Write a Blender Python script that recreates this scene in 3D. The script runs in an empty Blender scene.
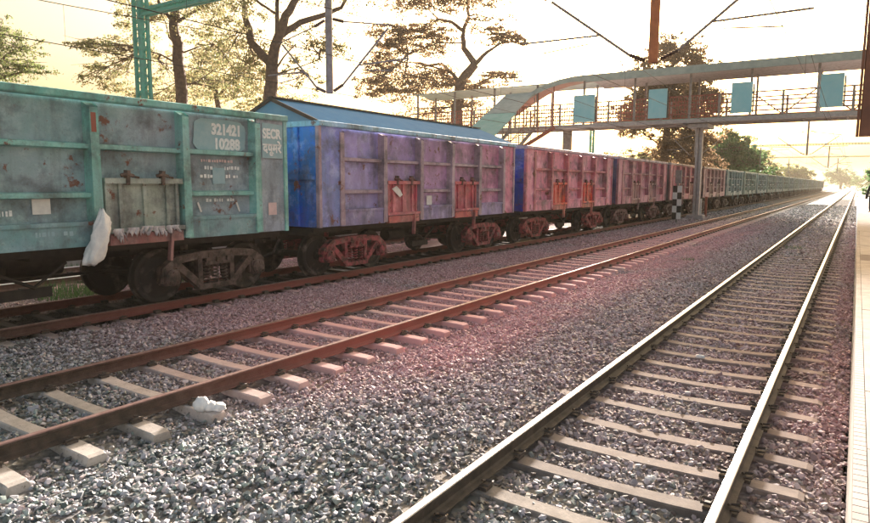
import bpy, bmesh, math, random
import numpy as np
from mathutils import Vector, Matrix, Euler

random.seed(7)
RNG = np.random.default_rng(11)
scene = bpy.context.scene
col = scene.collection
rad = math.radians

# ------------------------------------------------------------------ camera
CAM_H = 2.2357
YAW, PIT, ROL = 0.5782, 0.1216, 0.0052
fw = Vector((-math.sin(YAW) * math.cos(PIT), math.cos(YAW) * math.cos(PIT), -math.sin(PIT)))
rt = Vector((math.cos(YAW), math.sin(YAW), 0))
up = rt.cross(fw)
R2 = rt * math.cos(ROL) + up * math.sin(ROL)
U2 = up * math.cos(ROL) - rt * math.sin(ROL)
cd = bpy.data.cameras.new('camera')
cam = bpy.data.objects.new('camera', cd)
col.objects.link(cam)
M = Matrix.Identity(4)
for i in range(3):
    M[i][0], M[i][1], M[i][2] = R2[i], U2[i], -fw[i]
M[2][3] = CAM_H
cam.matrix_world = M
cd.sensor_fit = 'HORIZONTAL'
cd.sensor_width = 36
cd.lens = 36 * 642.33 / 870
cd.clip_start = 0.05
cd.clip_end = 6000
scene.camera = cam

# ------------------------------------------------------------------ sky, sun, exposure
SUN_EL, SUN_AZ = rad(13.5), rad(-15.8)          # azimuth from +Y, negative = towards -X
w = bpy.data.worlds.new('World')
scene.world = w
w.use_nodes = True
nt = w.node_tree
bg = nt.nodes['Background']
sky = nt.nodes.new('ShaderNodeTexSky')
sky.sky_type = 'NISHITA'
sky.sun_disc = False
sky.sun_elevation = SUN_EL
sky.sun_rotation = SUN_AZ
sky.air_density = 1.0
sky.dust_density = 10.0
sky.ozone_density = 1.0
bg.inputs[1].default_value = 0.06
tint = nt.nodes.new('ShaderNodeMix')
tint.data_type, tint.blend_type = 'RGBA', 'MULTIPLY'
tint.inputs[0].default_value = 1
tint.inputs[7].default_value = (1, .87, .70, 1)
nt.links.new(sky.outputs[0], tint.inputs[6])
nt.links.new(tint.outputs[2], bg.inputs[0])
sl = bpy.data.lights.new('sun', 'SUN')
sl.energy = 4.6
sl.angle = rad(4.0)
sl.color = (1.0, 0.88, 0.78)
sun = bpy.data.objects.new('sun', sl)
col.objects.link(sun)
sdir = Vector((math.sin(SUN_AZ) * math.cos(SUN_EL), math.cos(SUN_AZ) * math.cos(SUN_EL), math.sin(SUN_EL)))
sun.rotation_euler = sdir.to_track_quat('Z', 'Y').to_euler()
sun.location = (-10, 30, 40)
scene.view_settings.view_transform = 'Standard'
scene.view_settings.look = 'None'
scene.view_settings.exposure = 2.85
scene.view_settings.gamma = 1
scene.view_settings.use_curve_mapping = False
scene.cycles.use_denoising = True
scene.cycles.max_bounces = 8
scene.cycles.volume_bounces = 1
scene.cycles.transparent_max_bounces = 8


# ------------------------------------------------------------------ material helpers
def newmat(name):
    m = bpy.data.materials.new(name)
    m.use_nodes = True
    n = m.node_tree
    return m, n, n.nodes['Principled BSDF']


def node(n, t, **kw):
    x = n.nodes.new(t)
    for k, v in kw.items():
        if k.startswith('i_'):
            x.inputs[k[2:]].default_value = v
        else:
            setattr(x, k, v)
    return x


def lk(n, a, ao, b, bi):
    n.links.new(a.outputs[ao], b.inputs[bi])


def c4(c):
    return (c[0], c[1], c[2], 1)


def noise(n, scale, detail=4, rough=0.6, coord=None, mapping=None):
    t = node(n, 'ShaderNodeTexNoise')
    t.inputs['Scale'].default_value = scale
    t.inputs['Detail'].default_value = detail
    t.inputs['Roughness'].default_value = rough
    if coord is None:
        coord = node(n, 'ShaderNodeNewGeometry')
        out = 'Position'
    else:
        out = 'Object'
    if mapping:
        mp = node(n, 'ShaderNodeMapping')
        mp.inputs['Scale'].default_value = mapping
        lk(n, coord, out, mp, 'Vector')
        lk(n, mp, 'Vector', t, 'Vector')
    else:
        lk(n, coord, out, t, 'Vector')
    return t


def ramp(n, src, p0, p1, c0=(0, 0, 0), c1=(1, 1, 1), out='Fac'):
    r = node(n, 'ShaderNodeValToRGB')
    e = r.color_ramp.elements
    e[0].position, e[1].position = p0, p1
    e[0].color, e[1].color = c4(c0), c4(c1)
    lk(n, src, out, r, 'Fac')
    return r


def mix(n, fac, a, b, blend='MIX'):
    """fac/a/b: float, colour tuple or (node, socket)"""
    m = node(n, 'ShaderNodeMix', data_type='RGBA', blend_type=blend)
    for idx, v in ((0, fac), (6, a), (7, b)):
        if isinstance(v, tuple) and hasattr(v[0], 'outputs'):
            n.links.new(v[0].outputs[v[1]], m.inputs[idx])
        elif idx == 0:
            m.inputs[0].default_value = v
        else:
            m.inputs[idx].default_value = c4(v)
    return (m, 2)


def setcol(n, b, src):
    n.links.new(src[0].outputs[src[1]], b.inputs['Base Color'])


def bump(n, b, src, strength=0.3, dist=0.02, out='Fac'):
    bp = node(n, 'ShaderNodeBump')
    bp.inputs['Strength'].default_value = strength
    bp.inputs['Distance'].default_value = dist
    lk(n, src, out, bp, 'Height')
    lk(n, bp, 'Normal', b, 'Normal')


def simple(name, c0, c1=None, scale=6, rough=0.6, metal=0, bmp=0.2, dist=0.01, jitter=0.0, lo=.35, hi=.65):
    m, n, b = newmat(name)
    b.inputs['Roughness'].default_value = rough
    b.inputs['Metallic'].default_value = metal
    t = noise(n, scale, 5)
    rp = ramp(n, t, lo, hi, c0, c1 or tuple(x * .7 for x in c0))
    src = (rp, 0)
    if jitter:
        oi = node(n, 'ShaderNodeObjectInfo')
        mr = node(n, 'ShaderNodeMapRange')
        mr.inputs[3].default_value = 1 - jitter
        mr.inputs[4].default_value = 1 + jitter
        lk(n, oi, 'Random', mr, 0)
        hs = node(n, 'ShaderNodeHueSaturation')
        lk(n, mr, 0, hs, 'Value')
        n.links.new(src[0].outputs[src[1]], hs.inputs['Color'])
        src = (hs, 0)
    setcol(n, b, src)
    if bmp:
        bump(n, b, noise(n, scale * 5, 4), bmp, dist)
    return m


def flare_mask(n):
    """pink sun-flare wash painted into the surfaces along the middle of the yard"""
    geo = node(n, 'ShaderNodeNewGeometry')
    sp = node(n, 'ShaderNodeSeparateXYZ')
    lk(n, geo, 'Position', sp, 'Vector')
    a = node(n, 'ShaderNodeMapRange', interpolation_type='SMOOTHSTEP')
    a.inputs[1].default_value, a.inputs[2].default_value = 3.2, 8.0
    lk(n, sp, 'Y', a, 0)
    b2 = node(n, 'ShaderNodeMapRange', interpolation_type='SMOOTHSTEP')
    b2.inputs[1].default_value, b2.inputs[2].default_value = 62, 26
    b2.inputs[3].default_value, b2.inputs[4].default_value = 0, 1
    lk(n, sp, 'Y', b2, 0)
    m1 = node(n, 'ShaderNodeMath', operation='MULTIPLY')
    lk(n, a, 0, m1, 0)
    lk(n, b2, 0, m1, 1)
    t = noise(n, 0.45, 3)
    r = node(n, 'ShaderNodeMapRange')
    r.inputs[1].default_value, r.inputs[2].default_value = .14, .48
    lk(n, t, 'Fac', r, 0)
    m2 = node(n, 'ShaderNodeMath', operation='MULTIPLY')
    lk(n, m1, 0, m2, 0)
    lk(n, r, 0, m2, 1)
    # the painted flare is strongest along the middle track, weaker at the platform track
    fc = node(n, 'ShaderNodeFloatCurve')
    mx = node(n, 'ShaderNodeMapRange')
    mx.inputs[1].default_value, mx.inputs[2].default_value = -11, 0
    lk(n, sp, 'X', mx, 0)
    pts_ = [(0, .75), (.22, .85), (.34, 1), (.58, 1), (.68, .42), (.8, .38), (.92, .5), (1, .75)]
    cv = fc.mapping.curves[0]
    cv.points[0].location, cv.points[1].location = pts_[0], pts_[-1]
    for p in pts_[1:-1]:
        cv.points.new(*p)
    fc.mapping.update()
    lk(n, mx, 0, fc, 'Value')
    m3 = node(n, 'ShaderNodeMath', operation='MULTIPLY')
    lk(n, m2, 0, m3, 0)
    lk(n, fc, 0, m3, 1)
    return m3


def under_shade_mask(n):
    """dark band painting the shade beneath the wagons along the freight track"""
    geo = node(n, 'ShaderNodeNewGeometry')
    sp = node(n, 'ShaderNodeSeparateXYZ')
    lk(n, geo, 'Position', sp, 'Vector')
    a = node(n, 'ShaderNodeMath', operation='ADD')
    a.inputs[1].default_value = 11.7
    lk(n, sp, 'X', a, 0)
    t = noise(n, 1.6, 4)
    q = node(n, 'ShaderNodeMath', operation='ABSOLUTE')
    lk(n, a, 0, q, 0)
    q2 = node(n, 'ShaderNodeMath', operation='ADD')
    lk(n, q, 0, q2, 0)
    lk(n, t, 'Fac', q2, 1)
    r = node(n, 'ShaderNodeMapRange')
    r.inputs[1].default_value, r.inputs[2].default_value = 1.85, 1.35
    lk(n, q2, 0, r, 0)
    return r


FLARE_PINK = (0.70, 0.37, 0.41)  # pink of the sun flare, painted onto the stones


def rail_stain(n):
    """brown brake powder and rust shed along each rail of the two open tracks"""
    geo = node(n, 'ShaderNodeNewGeometry')
    sp = node(n, 'ShaderNodeSeparateXYZ')
    lk(n, geo, 'Position', sp, 'Vector')
    best = None
    for rx in (-2.4125, -.6675, -7.7525, -6.0075):
        a = node(n, 'ShaderNodeMath', operation='SUBTRACT')
        a.inputs[1].default_value = rx
        lk(n, sp, 'X', a, 0)
        q = node(n, 'ShaderNodeMath', operation='ABSOLUTE')
        lk(n, a, 0, q, 0)
        if best is None:
            best = q
        else:
            m = node(n, 'ShaderNodeMath', operation='MINIMUM')
            lk(n, best, 0, m, 0)
            lk(n, q, 0, m, 1)
            best = m
    t = noise(n, 2.2, 5, .65)
    q2 = node(n, 'ShaderNodeMath', operation='ADD')
    lk(n, best, 0, q2, 0)
    lk(n, t, 'Fac', q2, 1)
    r = node(n, 'ShaderNodeMapRange')
    r.inputs[1].default_value, r.inputs[2].default_value = .92, .50
    r.inputs[3].default_value, r.inputs[4].default_value = 0, .62
    lk(n, q2, 0, r, 0)
    return r


def mat_stone():
    m, n, b = newmat('ballast_stone')
    oi = node(n, 'ShaderNodeObjectInfo')
    r = node(n, 'ShaderNodeValToRGB')
    r.color_ramp.interpolation = 'LINEAR'
    el = r.color_ramp.elements
    cols = [(0, (.035, .045, .05)), (.2, (.11, .15, .15)), (.38, (.31, .33, .37)), (.52, (.44, .44, .51)),
            (.65, (.32, .42, .39)), (.78, (.50, .42, .44)), (.9, (.58, .59, .64)), (1, (.66, .66, .68))]
    el[0].position, el[0].color = 0, c4(cols[0][1])
    el[1].position, el[1].color = 1, c4(cols[-1][1])
    for p, c in cols[1:-1]:
        e = el.new(p)
        e.color = c4(c)
    lk(n, oi, 'Random', r, 'Fac')
    t = noise(n, 60, 4)
    c = mix(n, .35, (r, 0), (ramp(n, t, .3, .7, (.12, .12, .12), (.6, .6, .6)), 0), 'OVERLAY')
    d = flare_mask(n)
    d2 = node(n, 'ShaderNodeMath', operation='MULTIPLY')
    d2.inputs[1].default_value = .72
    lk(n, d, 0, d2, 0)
    c = mix(n, (d2, 0), c, FLARE_PINK)
    c = mix(n, (rail_stain(n), 0), c, (.17, .115, .085))
    c = mix(n, (under_shade_mask(n), 0), c, (.022, .02, .019))
    setcol(n, b, c)
    b.inputs['Roughness'].default_value = .75
    return m


def mat_bed():
    m, n, b = newmat('ballast_bed')
    t = noise(n, 22, 6, .7)
    r = ramp(n, t, .35, .68, (.045, .045, .045), (.22, .22, .24))
    t2 = noise(n, .8, 4)
    c = mix(n, (ramp(n, t2, .4, .65), 0), (r, 0), (.22, .22, .19))
    d = flare_mask(n)
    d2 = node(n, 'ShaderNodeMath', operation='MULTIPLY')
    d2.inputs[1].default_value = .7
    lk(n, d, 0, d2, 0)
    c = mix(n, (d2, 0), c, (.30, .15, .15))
    c = mix(n, (under_shade_mask(n), 0), c, (.02, .018, .017))
    setcol(n, b, c)
    b.inputs['Roughness'].default_value = .95
    v = node(n, 'ShaderNodeTexVoronoi')
    v.inputs['Scale'].default_value = 14
    g = node(n, 'ShaderNodeNewGeometry')
    lk(n, g, 'Position', v, 'Vector')
    bump(n, b, v, .7, .05, 'Distance')
    return m


def mat_sleeper(name='sleeper_concrete', lo=(.36, .34, .32), hi=(.62, .58, .55), flare_tint=(.78, .42, .43)):
    m, n, b = newmat(name)
    oi = node(n, 'ShaderNodeObjectInfo')
    mr = node(n, 'ShaderNodeMapRange')
    mr.inputs[3].default_value, mr.inputs[4].default_value = .75, 1.15
    lk(n, oi, 'Random', mr, 0)
    t = noise(n, 5, 6, .7)
    r = ramp(n, t, .3, .7, lo, hi)
    hs = node(n, 'ShaderNodeHueSaturation')
    lk(n, mr, 0, hs, 'Value')
    lk(n, r, 0, hs, 'Color')
    t3 = noise(n, 30, 3)
    c = mix(n, (ramp(n, t3, .58, .75), 0), (hs, 0), (.16, .14, .12))
    d = flare_mask(n)
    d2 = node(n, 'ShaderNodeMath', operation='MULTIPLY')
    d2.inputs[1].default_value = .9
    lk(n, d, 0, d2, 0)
    c = mix(n, (d2, 0), c, flare_tint)  # pink flare wash painted over the concrete
    c = mix(n, (under_shade_mask(n), 0), c, (.05, .045, .04))
    setcol(n, b, c)
    b.inputs['Roughness'].default_value = .9
    bump(n, b, noise(n, 60, 4), .35, .006)
    return m


def mat_paint(name='wagon_paint', rust=.60, rough=.55):
    m, n, b = newmat(name)
    oi = node(n, 'ShaderNodeObjectInfo')
    base = (oi, 'Color')
    big = noise(n, 1.1, 4, .6)
    hs = node(n, 'ShaderNodeHueSaturation')
    hs.inputs['Hue'].default_value = .52
    hs.inputs['Value'].default_value = 1.35
    lk(n, oi, 'Color', hs, 'Color')
    c = mix(n, (ramp(n, big, .42, .62), 0), base, (hs, 0))
    # bare primer showing through
    pr = noise(n, .55, 5, .6)
    c = mix(n, (ramp(n, pr, .50, .66, (0, 0, 0), (.38, .38, .38)), 0), c, (.33, .31, .37))
    # dusty pale bloom
    hp = node(n, 'ShaderNodeHueSaturation')
    hp.inputs['Saturation'].default_value = .62
    hp.inputs['Value'].default_value = 1.75
    lk(n, oi, 'Color', hp, 'Color')
    t = noise(n, 2.3, 6, .7)
    c = mix(n, (ramp(n, t, .50, .74, (0, 0, 0), (.7, .7, .7)), 0), c, (hp, 0))
    # soot
    so = noise(n, 1.5, 6, .68)
    c = mix(n, (ramp(n, so, .48, .66, (0, 0, 0), (.75, .75, .75)), 0), c, (.06, .065, .08))
    # rain streaks running down the sheet
    st = noise(n, 1.0, 5, .65, mapping=(3.6, 3.6, .42))
    c = mix(n, (ramp(n, st, .50, .74, (0, 0, 0), (.55, .55, .55)), 0), c, (.08, .07, .075))
    # rust patches
    r1 = noise(n, 2.6, 8, .70)
    c = mix(n, (ramp(n, r1, rust, rust + .05), 0), c, (.17, .065, .045))
    fine = noise(n, 38, 3)
    c = mix(n, (ramp(n, fine, .60, .74, (0, 0, 0), (.5, .5, .5)), 0), c, (.09, .07, .06))
    setcol(n, b, c)
    b.inputs['Roughness'].default_value = rough
    bump(n, b, noise(n, 2.6, 4, .5), .6, .07)
    return m


def mat_leaf(name, c0, c1, trans=.5):
    m, n, b = newmat(name)
    g = node(n, 'ShaderNodeNewGeometry')
    r = node(n, 'ShaderNodeValToRGB')
    r.color_ramp.elements[0].color = c4(c0)
    r.color_ramp.elements[1].color = c4(c1)
    lk(n, g, 'Random Per Island', r, 'Fac')
    lk(n, r, 0, b, 'Base Color')
    b.inputs['Roughness'].default_value = .6
    tr = node(n, 'ShaderNodeBsdfTranslucent')
    lk(n, r, 0, tr, 'Color')
    ms = node(n, 'ShaderNodeMixShader')
    ms.inputs[0].default_value = trans
    lk(n, b, 0, ms, 1)
    lk(n, tr, 0, ms, 2)
    lk(n, ms, 0, n.nodes['Material Output'], 'Surface')
    return m


def mat_iron(name='cast_iron'):
    m, n, b = newmat(name)
    oi = node(n, 'ShaderNodeObjectInfo')
    t = noise(n, 7, 6, .7)
    c = mix(n, (ramp(n, t, .38, .60, (0, 0, 0), (.92, .92, .92)), 0), (oi, 'Color'), (.025, .02, .02))
    t2 = noise(n, 3, 4)
    c = mix(n, (ramp(n, t2, .55, .75, (0, 0, 0), (.6, .6, .6)), 0), c, (.30, .24, .22))
    setcol(n, b, c)
    b.inputs['Roughness'].default_value = .7
    bump(n, b, noise(n, 40, 4), .4, .01)
    return m


MT = {}
MT['stone'] = mat_stone()
MT['bed'] = mat_bed()
MT['sleeper'] = mat_sleeper()
MT['sleeper_brown'] = mat_sleeper('sleeper_grimy', (.11, .10, .09), (.27, .255, .235), (.40, .27, .26))
MT['paint'] = mat_paint()
MT['iron'] = mat_iron()
MT['black'] = simple('black_underframe', (.018, .016, .016), (.035, .03, .028), 5, .8)
MT['rail_rust'] = simple('rail_rust', (.11, .065, .05), (.20, .11, .085), 9, .75, 0, .4)
def mat_rail2():
    m, n, b = newmat('rail_rust_flared')
    t = noise(n, 9, 5)
    r = ramp(n, t, .35, .65, (.035, .028, .023), (.085, .062, .05))
    d = flare_mask(n)
    c = mix(n, (d, 0), (r, 0), (.34, .10, .085))  # flare red painted over the dark rail rust
    setcol(n, b, c)
    b.inputs['Roughness'].default_value = .75
    bump(n, b, noise(n, 45, 4), .4, .01)
    return m


MT['rail_flared'] = mat_rail2()
MT['rail_dark'] = simple('rail_dark', (.03, .026, .022), (.075, .062, .05), 9, .7, 0, .4)
MT['rail_polish'] = simple('rail_polish', (.80, .79, .76), (.66, .64, .62), 14, .36, 1.0, .05, .002)
MT['rail_worn'] = simple('rail_worn', (.30, .20, .19), (.20, .12, .11), 12, .6, .6, .1, .002)
MT['clip'] = simple('clip_iron', (.05, .045, .04), (.10, .08, .07), 20, .7)
MT['bark'] = simple('bark', (.16, .10, .075), (.08, .05, .04), 5, .9, 0, .7, .05)
MT['concrete'] = simple('concrete', (.42, .40, .38), (.28, .26, .25), 3, .9, 0, .3)
MT['tile'] = simple('platform_tile', (.19, .15, .135), (.11, .085, .075), 4, .7, 0, .15, .004, .08)
MT['tile_worn'] = simple('platform_tile_worn', (.12, .07, .05), (.08, .05, .04), 7, .85)
MT['soil'] = simple('soil', (.20, .17, .12), (.11, .13, .06), .6, .95, 0, .5, .1)
MT['blue_roof'] = simple('blue_sheet', (.09, .33, .58), (.14, .38, .60), 1.5, .42, .0, .08, .01)
MT['steel_pale'] = simple('steel_pale', (.46, .43, .43), (.34, .30, .31), 5, .6, 0, .2)
MT['steel_teal'] = simple('steel_teal', (.09, .42, .34), (.11, .30, .26), 5, .55, 0, .2)
MT['steel_grey'] = simple('steel_grey', (.30, .27, .27), (.20, .17, .17), 5, .6, 0, .2)
MT['steel_flare'] = simple('steel_flare_orange', (.52, .19, .08), (.36, .13, .06), 4, .6, 0, .2)  # orange flare glow near the sun painted into the drop arm
MT['steel_red'] = simple('steel_red', (.34, .10, .07), (.24, .08, .06), 4, .7, 0, .2)
MT['roof_sheet'] = simple('roof_sheet', (.36, .42, .40), (.26, .32, .31), 2, .5, .0, .1)
MT['soffit'] = simple('soffit', (.30, .16, .12), (.24, .13, .10), 2, .7, 0, .1)  # sun glow under the bent roof worked into the reddish brown
MT['teal_sheet'] = simple('teal_sheet', (.20, .46, .40), (.30, .52, .48), 1.2, .5, 0, .05)
MT['board'] = simple('hoarding_board', (.24, .56, .66), (.32, .60, .68), 1.5, .55, 0, .05, .01, .12)
MT['white'] = simple('white_paint', (.80, .80, .78), (.66, .66, .66), 8, .6, 0, .05)
MT['letter'] = simple('letter_paint', (.82, .86, .88), (.62, .66, .70), 22, .7, 0, .02, .002, 0, .5, .72)
MT['patch'] = simple('patch_paint', (.26, .44, .52), (.34, .50, .56), 5, .6, 0, .05)
MT['bag'] = simple('plastic_bag', (.86, .88, .90), (.74, .76, .80), 9, .45, 0, .3, .02)
MT['rag'] = simple('torn_cloth', (.70, .68, .72), (.42, .36, .38), 7, .85, 0, .3, .01)
MT['pinklabel'] = simple('faded_label', (.72, .56, .58), (.60, .48, .50), 12, .7)
MT['blackpaint'] = simple('black_paint', (.015, .015, .015), (.03, .03, .03), 8, .5)
MT['insul'] = simple('insulator_brown', (.07, .025, .018), (.05, .02, .016), 8, .3)
MT['wire'] = simple('wire_copper', (.05, .038, .03), (.035, .028, .022), 8, .8, 0, 0)
MT['signbrown'] = simple('sign_rust', (.24, .095, .055), (.15, .06, .04), 4, .6, 0, .2)
MT['leaf_tan'] = mat_leaf('leaf_tan', (.12, .155, .06), (.31, .25, .13), .55)
MT['leaf_green'] = mat_leaf('leaf_green', (.08, .13, .04), (.20, .21, .08), .5)
MT['leaf_rust'] = mat_leaf('leaf_rust', (.15, .10, .055), (.31, .21, .13), .5)
MT['leaf_fresh'] = mat_leaf('leaf_fresh', (.06, .14, .05), (.12, .22, .09), .45)
MT['cloth_dark'] = simple('dark_cloth', (.02, .022, .03), (.035, .035, .045), 12, .9)
MT['skin'] = simple('skin', (.22, .12, .08), (.20, .11, .07), 10, .6, 0, .02)


# ------------------------------------------------------------------ mesh helpers
class MB:
    def __init__(s):
        s.v, s.f, s.m = [], [], []

    def add(s, vs, fs, mi=0):
        o = len(s.v)
        s.v += [tuple(p) for p in vs]
        s.f += [tuple(i + o for i in q) for q in fs]
        s.m += [mi] * len(fs)
        return s

    def box(s, x0, x1, y0, y1, z0, z1, mi=0, ch=0):
        """box, optionally with its long edges chamfered along the longest axis"""
        if ch:
            d = [x1 - x0, y1 - y0, z1 - z0]
            ax = d.index(max(d))
            lo, hi = [x0, y0, z0], [x1, y1, z1]
            a, b = [i for i in range(3) if i != ax]
            p = [(lo[a] + ch, lo[b]), (hi[a] - ch, lo[b]), (hi[a], lo[b] + ch), (hi[a], hi[b] - ch),
                 (hi[a] - ch, hi[b]), (lo[a] + ch, hi[b]), (lo[a], hi[b] - ch), (lo[a], lo[b] + ch)]
            return s.prism(p, ax, lo[ax], hi[ax], mi)
        vs = [(x, y, z) for z in (z0, z1) for y in (y0, y1) for x in (x0, x1)]
        return s.add(vs, [(0, 2, 3, 1), (4, 5, 7, 6), (0, 1, 5, 4), (2, 6, 7, 3), (0, 4, 6, 2), (1, 3, 7, 5)], mi)

    def prism(s, poly, ax, t0, t1, mi=0):
        """poly in the two axes other than ax (ascending order), extruded along ax"""
        k = len(poly)
        a, b = [i for i in range(3) if i != ax]
        vs = []
        for t in (t0, t1):
            for p in poly:
                q = [0, 0, 0]
                q[ax], q[a], q[b] = t, p[0], p[1]
                vs.append(q)
        fs = [tuple(range(k)), tuple(range(2 * k - 1, k - 1, -1))]
        fs += [(i, i + k, (i + 1) % k + k, (i + 1) % k) for i in range(k)]
        return s.add(vs, fs, mi)

    def tube(s, pts, r, n=6, mi=0, cap=True):
        pts = [Vector(p) for p in pts]
        rs = r if isinstance(r, (list, tuple)) else [r] * len(pts)
        vs, fs = [], []
        ref = None
        for i, p in enumerate(pts):
            d = (pts[min(i + 1, len(pts) - 1)] - pts[max(i - 1, 0)]).normalized()
            if ref is None:
                ref = Vector((0, 0, 1)) if abs(d.z) < .9 else Vector((1, 0, 0))
            a = (ref - d * ref.dot(d)).normalized()
            ref = a
            b = d.cross(a)
            for k in range(n):
                t = 2 * math.pi * k / n
                vs.append(p + a * (math.cos(t) * rs[i]) + b * (math.sin(t) * rs[i]))
        for i in range(len(pts) - 1):
            for k in range(n):
                fs.append((i * n + k, i * n + (k + 1) % n, (i + 1) * n + (k + 1) % n, (i + 1) * n + k))
        if cap:
            fs.append(tuple(range(n - 1, -1, -1)))
            fs.append(tuple((len(pts) - 1) * n + k for k in range(n)))
        return s.add(vs, fs, mi)

    def bar(s, p, q, wx, wy, mi=0):
        """rectangular bar from p to q; wx across the horizontal side, wy the other side"""
        p, q = Vector(p), Vector(q)
        d = (q - p).normalized()
        ref = Vector((0, 0, 1)) if abs(d.z) < .95 else Vector((0, 1, 0))
        a = d.cross(ref).normalized() * (wx / 2)
        b = d.cross(a).normalized() * (wy / 2)
        vs = [p - a - b, p + a - b, p + a + b, p - a + b, q - a - b, q + a - b, q + a + b, q - a + b]
        return s.add(vs, [(3, 2, 1, 0), (4, 5, 6, 7), (0, 1, 5, 4), (1, 2, 6, 5), (2, 3, 7, 6), (3, 0, 4, 7)], mi)

    def lathe(s, prof, n=20, axis=0, c=(0, 0, 0), mi=0):
        """prof: (radius, along-axis)"""
        vs, fs = [], []
        for r, t in prof:
            for k in range(n):
                a = 2 * math.pi * k / n
                u, v = r * math.cos(a), r * math.sin(a)
                q = [0, 0, 0]
                q[axis] = t
                o = [i for i in range(3) if i != axis]
                q[o[0]], q[o[1]] = u, v
                vs.append((q[0] + c[0], q[1] + c[1], q[2] + c[2]))
        for i in range(len(prof) - 1):
            for k in range(n):
                fs.append((i * n + k, i * n + (k + 1) % n, (i + 1) * n + (k + 1) % n, (i + 1) * n + k))
        fs.append(tuple(range(n)))
        fs.append(tuple((len(prof) - 1) * n + k for k in range(n)))
        return s.add(vs, fs, mi)

    def ext(s, o, mi=0):
        return s.add(o.v, o.f, mi)

    def mesh(s, name, mats, smooth=False, fix=True):
        me = bpy.data.meshes.new(name)
        me.from_pydata(s.v, [], s.f)
        for m in (mats if isinstance(mats, (list, tuple)) else [mats]):
            me.materials.append(m)
        me.polygons.foreach_set('material_index', s.m)
        if fix:
            bm = bmesh.new()
            bm.from_mesh(me)
            bmesh.ops.recalc_face_normals(bm, faces=bm.faces)
            bm.to_mesh(me)
            bm.free()
        if smooth:
            me.polygons.foreach_set('use_smooth', [True] * len(me.polygons))
        me.update()
        return me

    def build(s, name, mats, parent=None, loc=(0, 0, 0), color=None, smooth=False, fix=True):
        return place(name, s.mesh(name, mats, smooth, fix), parent, loc, color)


def place(name, me, parent=None, loc=(0, 0, 0), color=None, rz=0):
    o = bpy.data.objects.new(name, me)
    col.objects.link(o)
    o.location = loc
    o.rotation_euler = (0, 0, rz)
    if parent:
        o.parent = parent
    if color:
        o.color = c4(color)
    return o


def tag(o, label=None, cat=None, group=None, kind=None):
    if label: o['label'] = label
    if cat: o['category'] = cat
    if group: o['group'] = group
    if kind: o['kind'] = kind
    return o


def empty(name, loc=(0, 0, 0), label=None, cat=None, group=None, kind=None, rz=0):
    o = bpy.data.objects.new(name, None)
    col.objects.link(o)
    o.location = loc
    o.rotation_euler = (0, 0, rz)
    return tag(o, label, cat, group, kind)


def np_mesh(name, verts, quads, mat):
    me = bpy.data.meshes.new(name)
    nv, nf, k = len(verts), len(quads), quads.shape[1]
    me.vertices.add(nv)
    me.vertices.foreach_set('co', verts.astype(np.float32).ravel())
    me.loops.add(nf * k)
    me.loops.foreach_set('vertex_index', quads.astype(np.int32).ravel())
    me.polygons.add(nf)
    me.polygons.foreach_set('loop_start', np.arange(nf, dtype=np.int32) * k)
    me.materials.append(mat)
    me.update(calc_edges=True)
    return me


def snoise(x, y, s=1.0, seed=0):
    """cheap smooth noise about -1..1"""
    a = seed * 12.9
    return (np.sin(x * 1.7 * s + 1.3 + a) * np.cos(y * 1.3 * s + .7 + a) +
            .6 * np.sin(x * 3.9 * s - y * 2.3 * s + a * 2.1) + .4 * np.sin(x * 6.1 * s + y * 7.3 * s + 2 + a) +
            .3 * np.cos(x * 11.3 * s - y * 9.1 * s + a)) / 2.0


# ------------------------------------------------------------------ setting: ground, ballast, platforms
T1, T2, T3, T4 = -1.54, -6.88, -11.615, -16.3
GA = 0.8725                                  # rail centre from track centre
g = MB()
g.add([(-900, -120, -.75), (900, -120, -.75), (900, 1700, -.75), (-900, 1700, -.75)], [(0, 1, 2, 3)])
tag(g.build('ground', MT['soil'], fix=False), 'dry earth and scrub ground reaching the hazy horizon', kind='structure')

BX = np.array([-18.3, -17.9, -17.4, -15.2, -14.6, -14.0, -13.3, -12.6, -10.7, -10.45, -9.9, -9.0, -8.4, -7.9, -7.6, -6.2, -5.8, -5.35, -5.0, -4.3, -3.6, -3.1,
               -2.75, -2.3, -.8, -.5, -.1, .1])
BZ = np.array([-.5, -.3, -.22, -.22, -.2, -.25, -.25, -.24, -.24, -.2, -.17, -.19, -.24, -.27, -.245, -.245, -.27, -.29, -.22, -.14, -.15, -.16,
               -.185, -.222, -.232, -.22, -.212, -.26])


def bed_z(x, y):
    return np.interp(x, BX, BZ) + .018 * snoise(x, y, 1.0) + .012 * snoise(x, y, 2.6, 3)


xs = np.arange(-18.3, .09, .11)
ys = np.concatenate([np.arange(-3, 14, .11), np.arange(14, 40, .25), np.arange(40, 120, .8), np.arange(120, 620, 5)])
XX, YY = np.meshgrid(xs, ys)
ZZ = bed_z(XX, YY)
V = np.stack([XX.ravel(), YY.ravel(), ZZ.ravel()], 1)
nx, ny = len(xs), len(ys)
ii = (np.arange(ny - 1)[:, None] * nx + np.arange(nx - 1)[None]).ravel()
Q = np.stack([ii, ii + 1, ii + nx + 1, ii + nx], 1)
o = place('ballast_bed', np_mesh('ballast_bed', V, Q, MT['bed']))
tag(o, 'grey stone bed carrying all the railway tracks', kind='structure')

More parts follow.
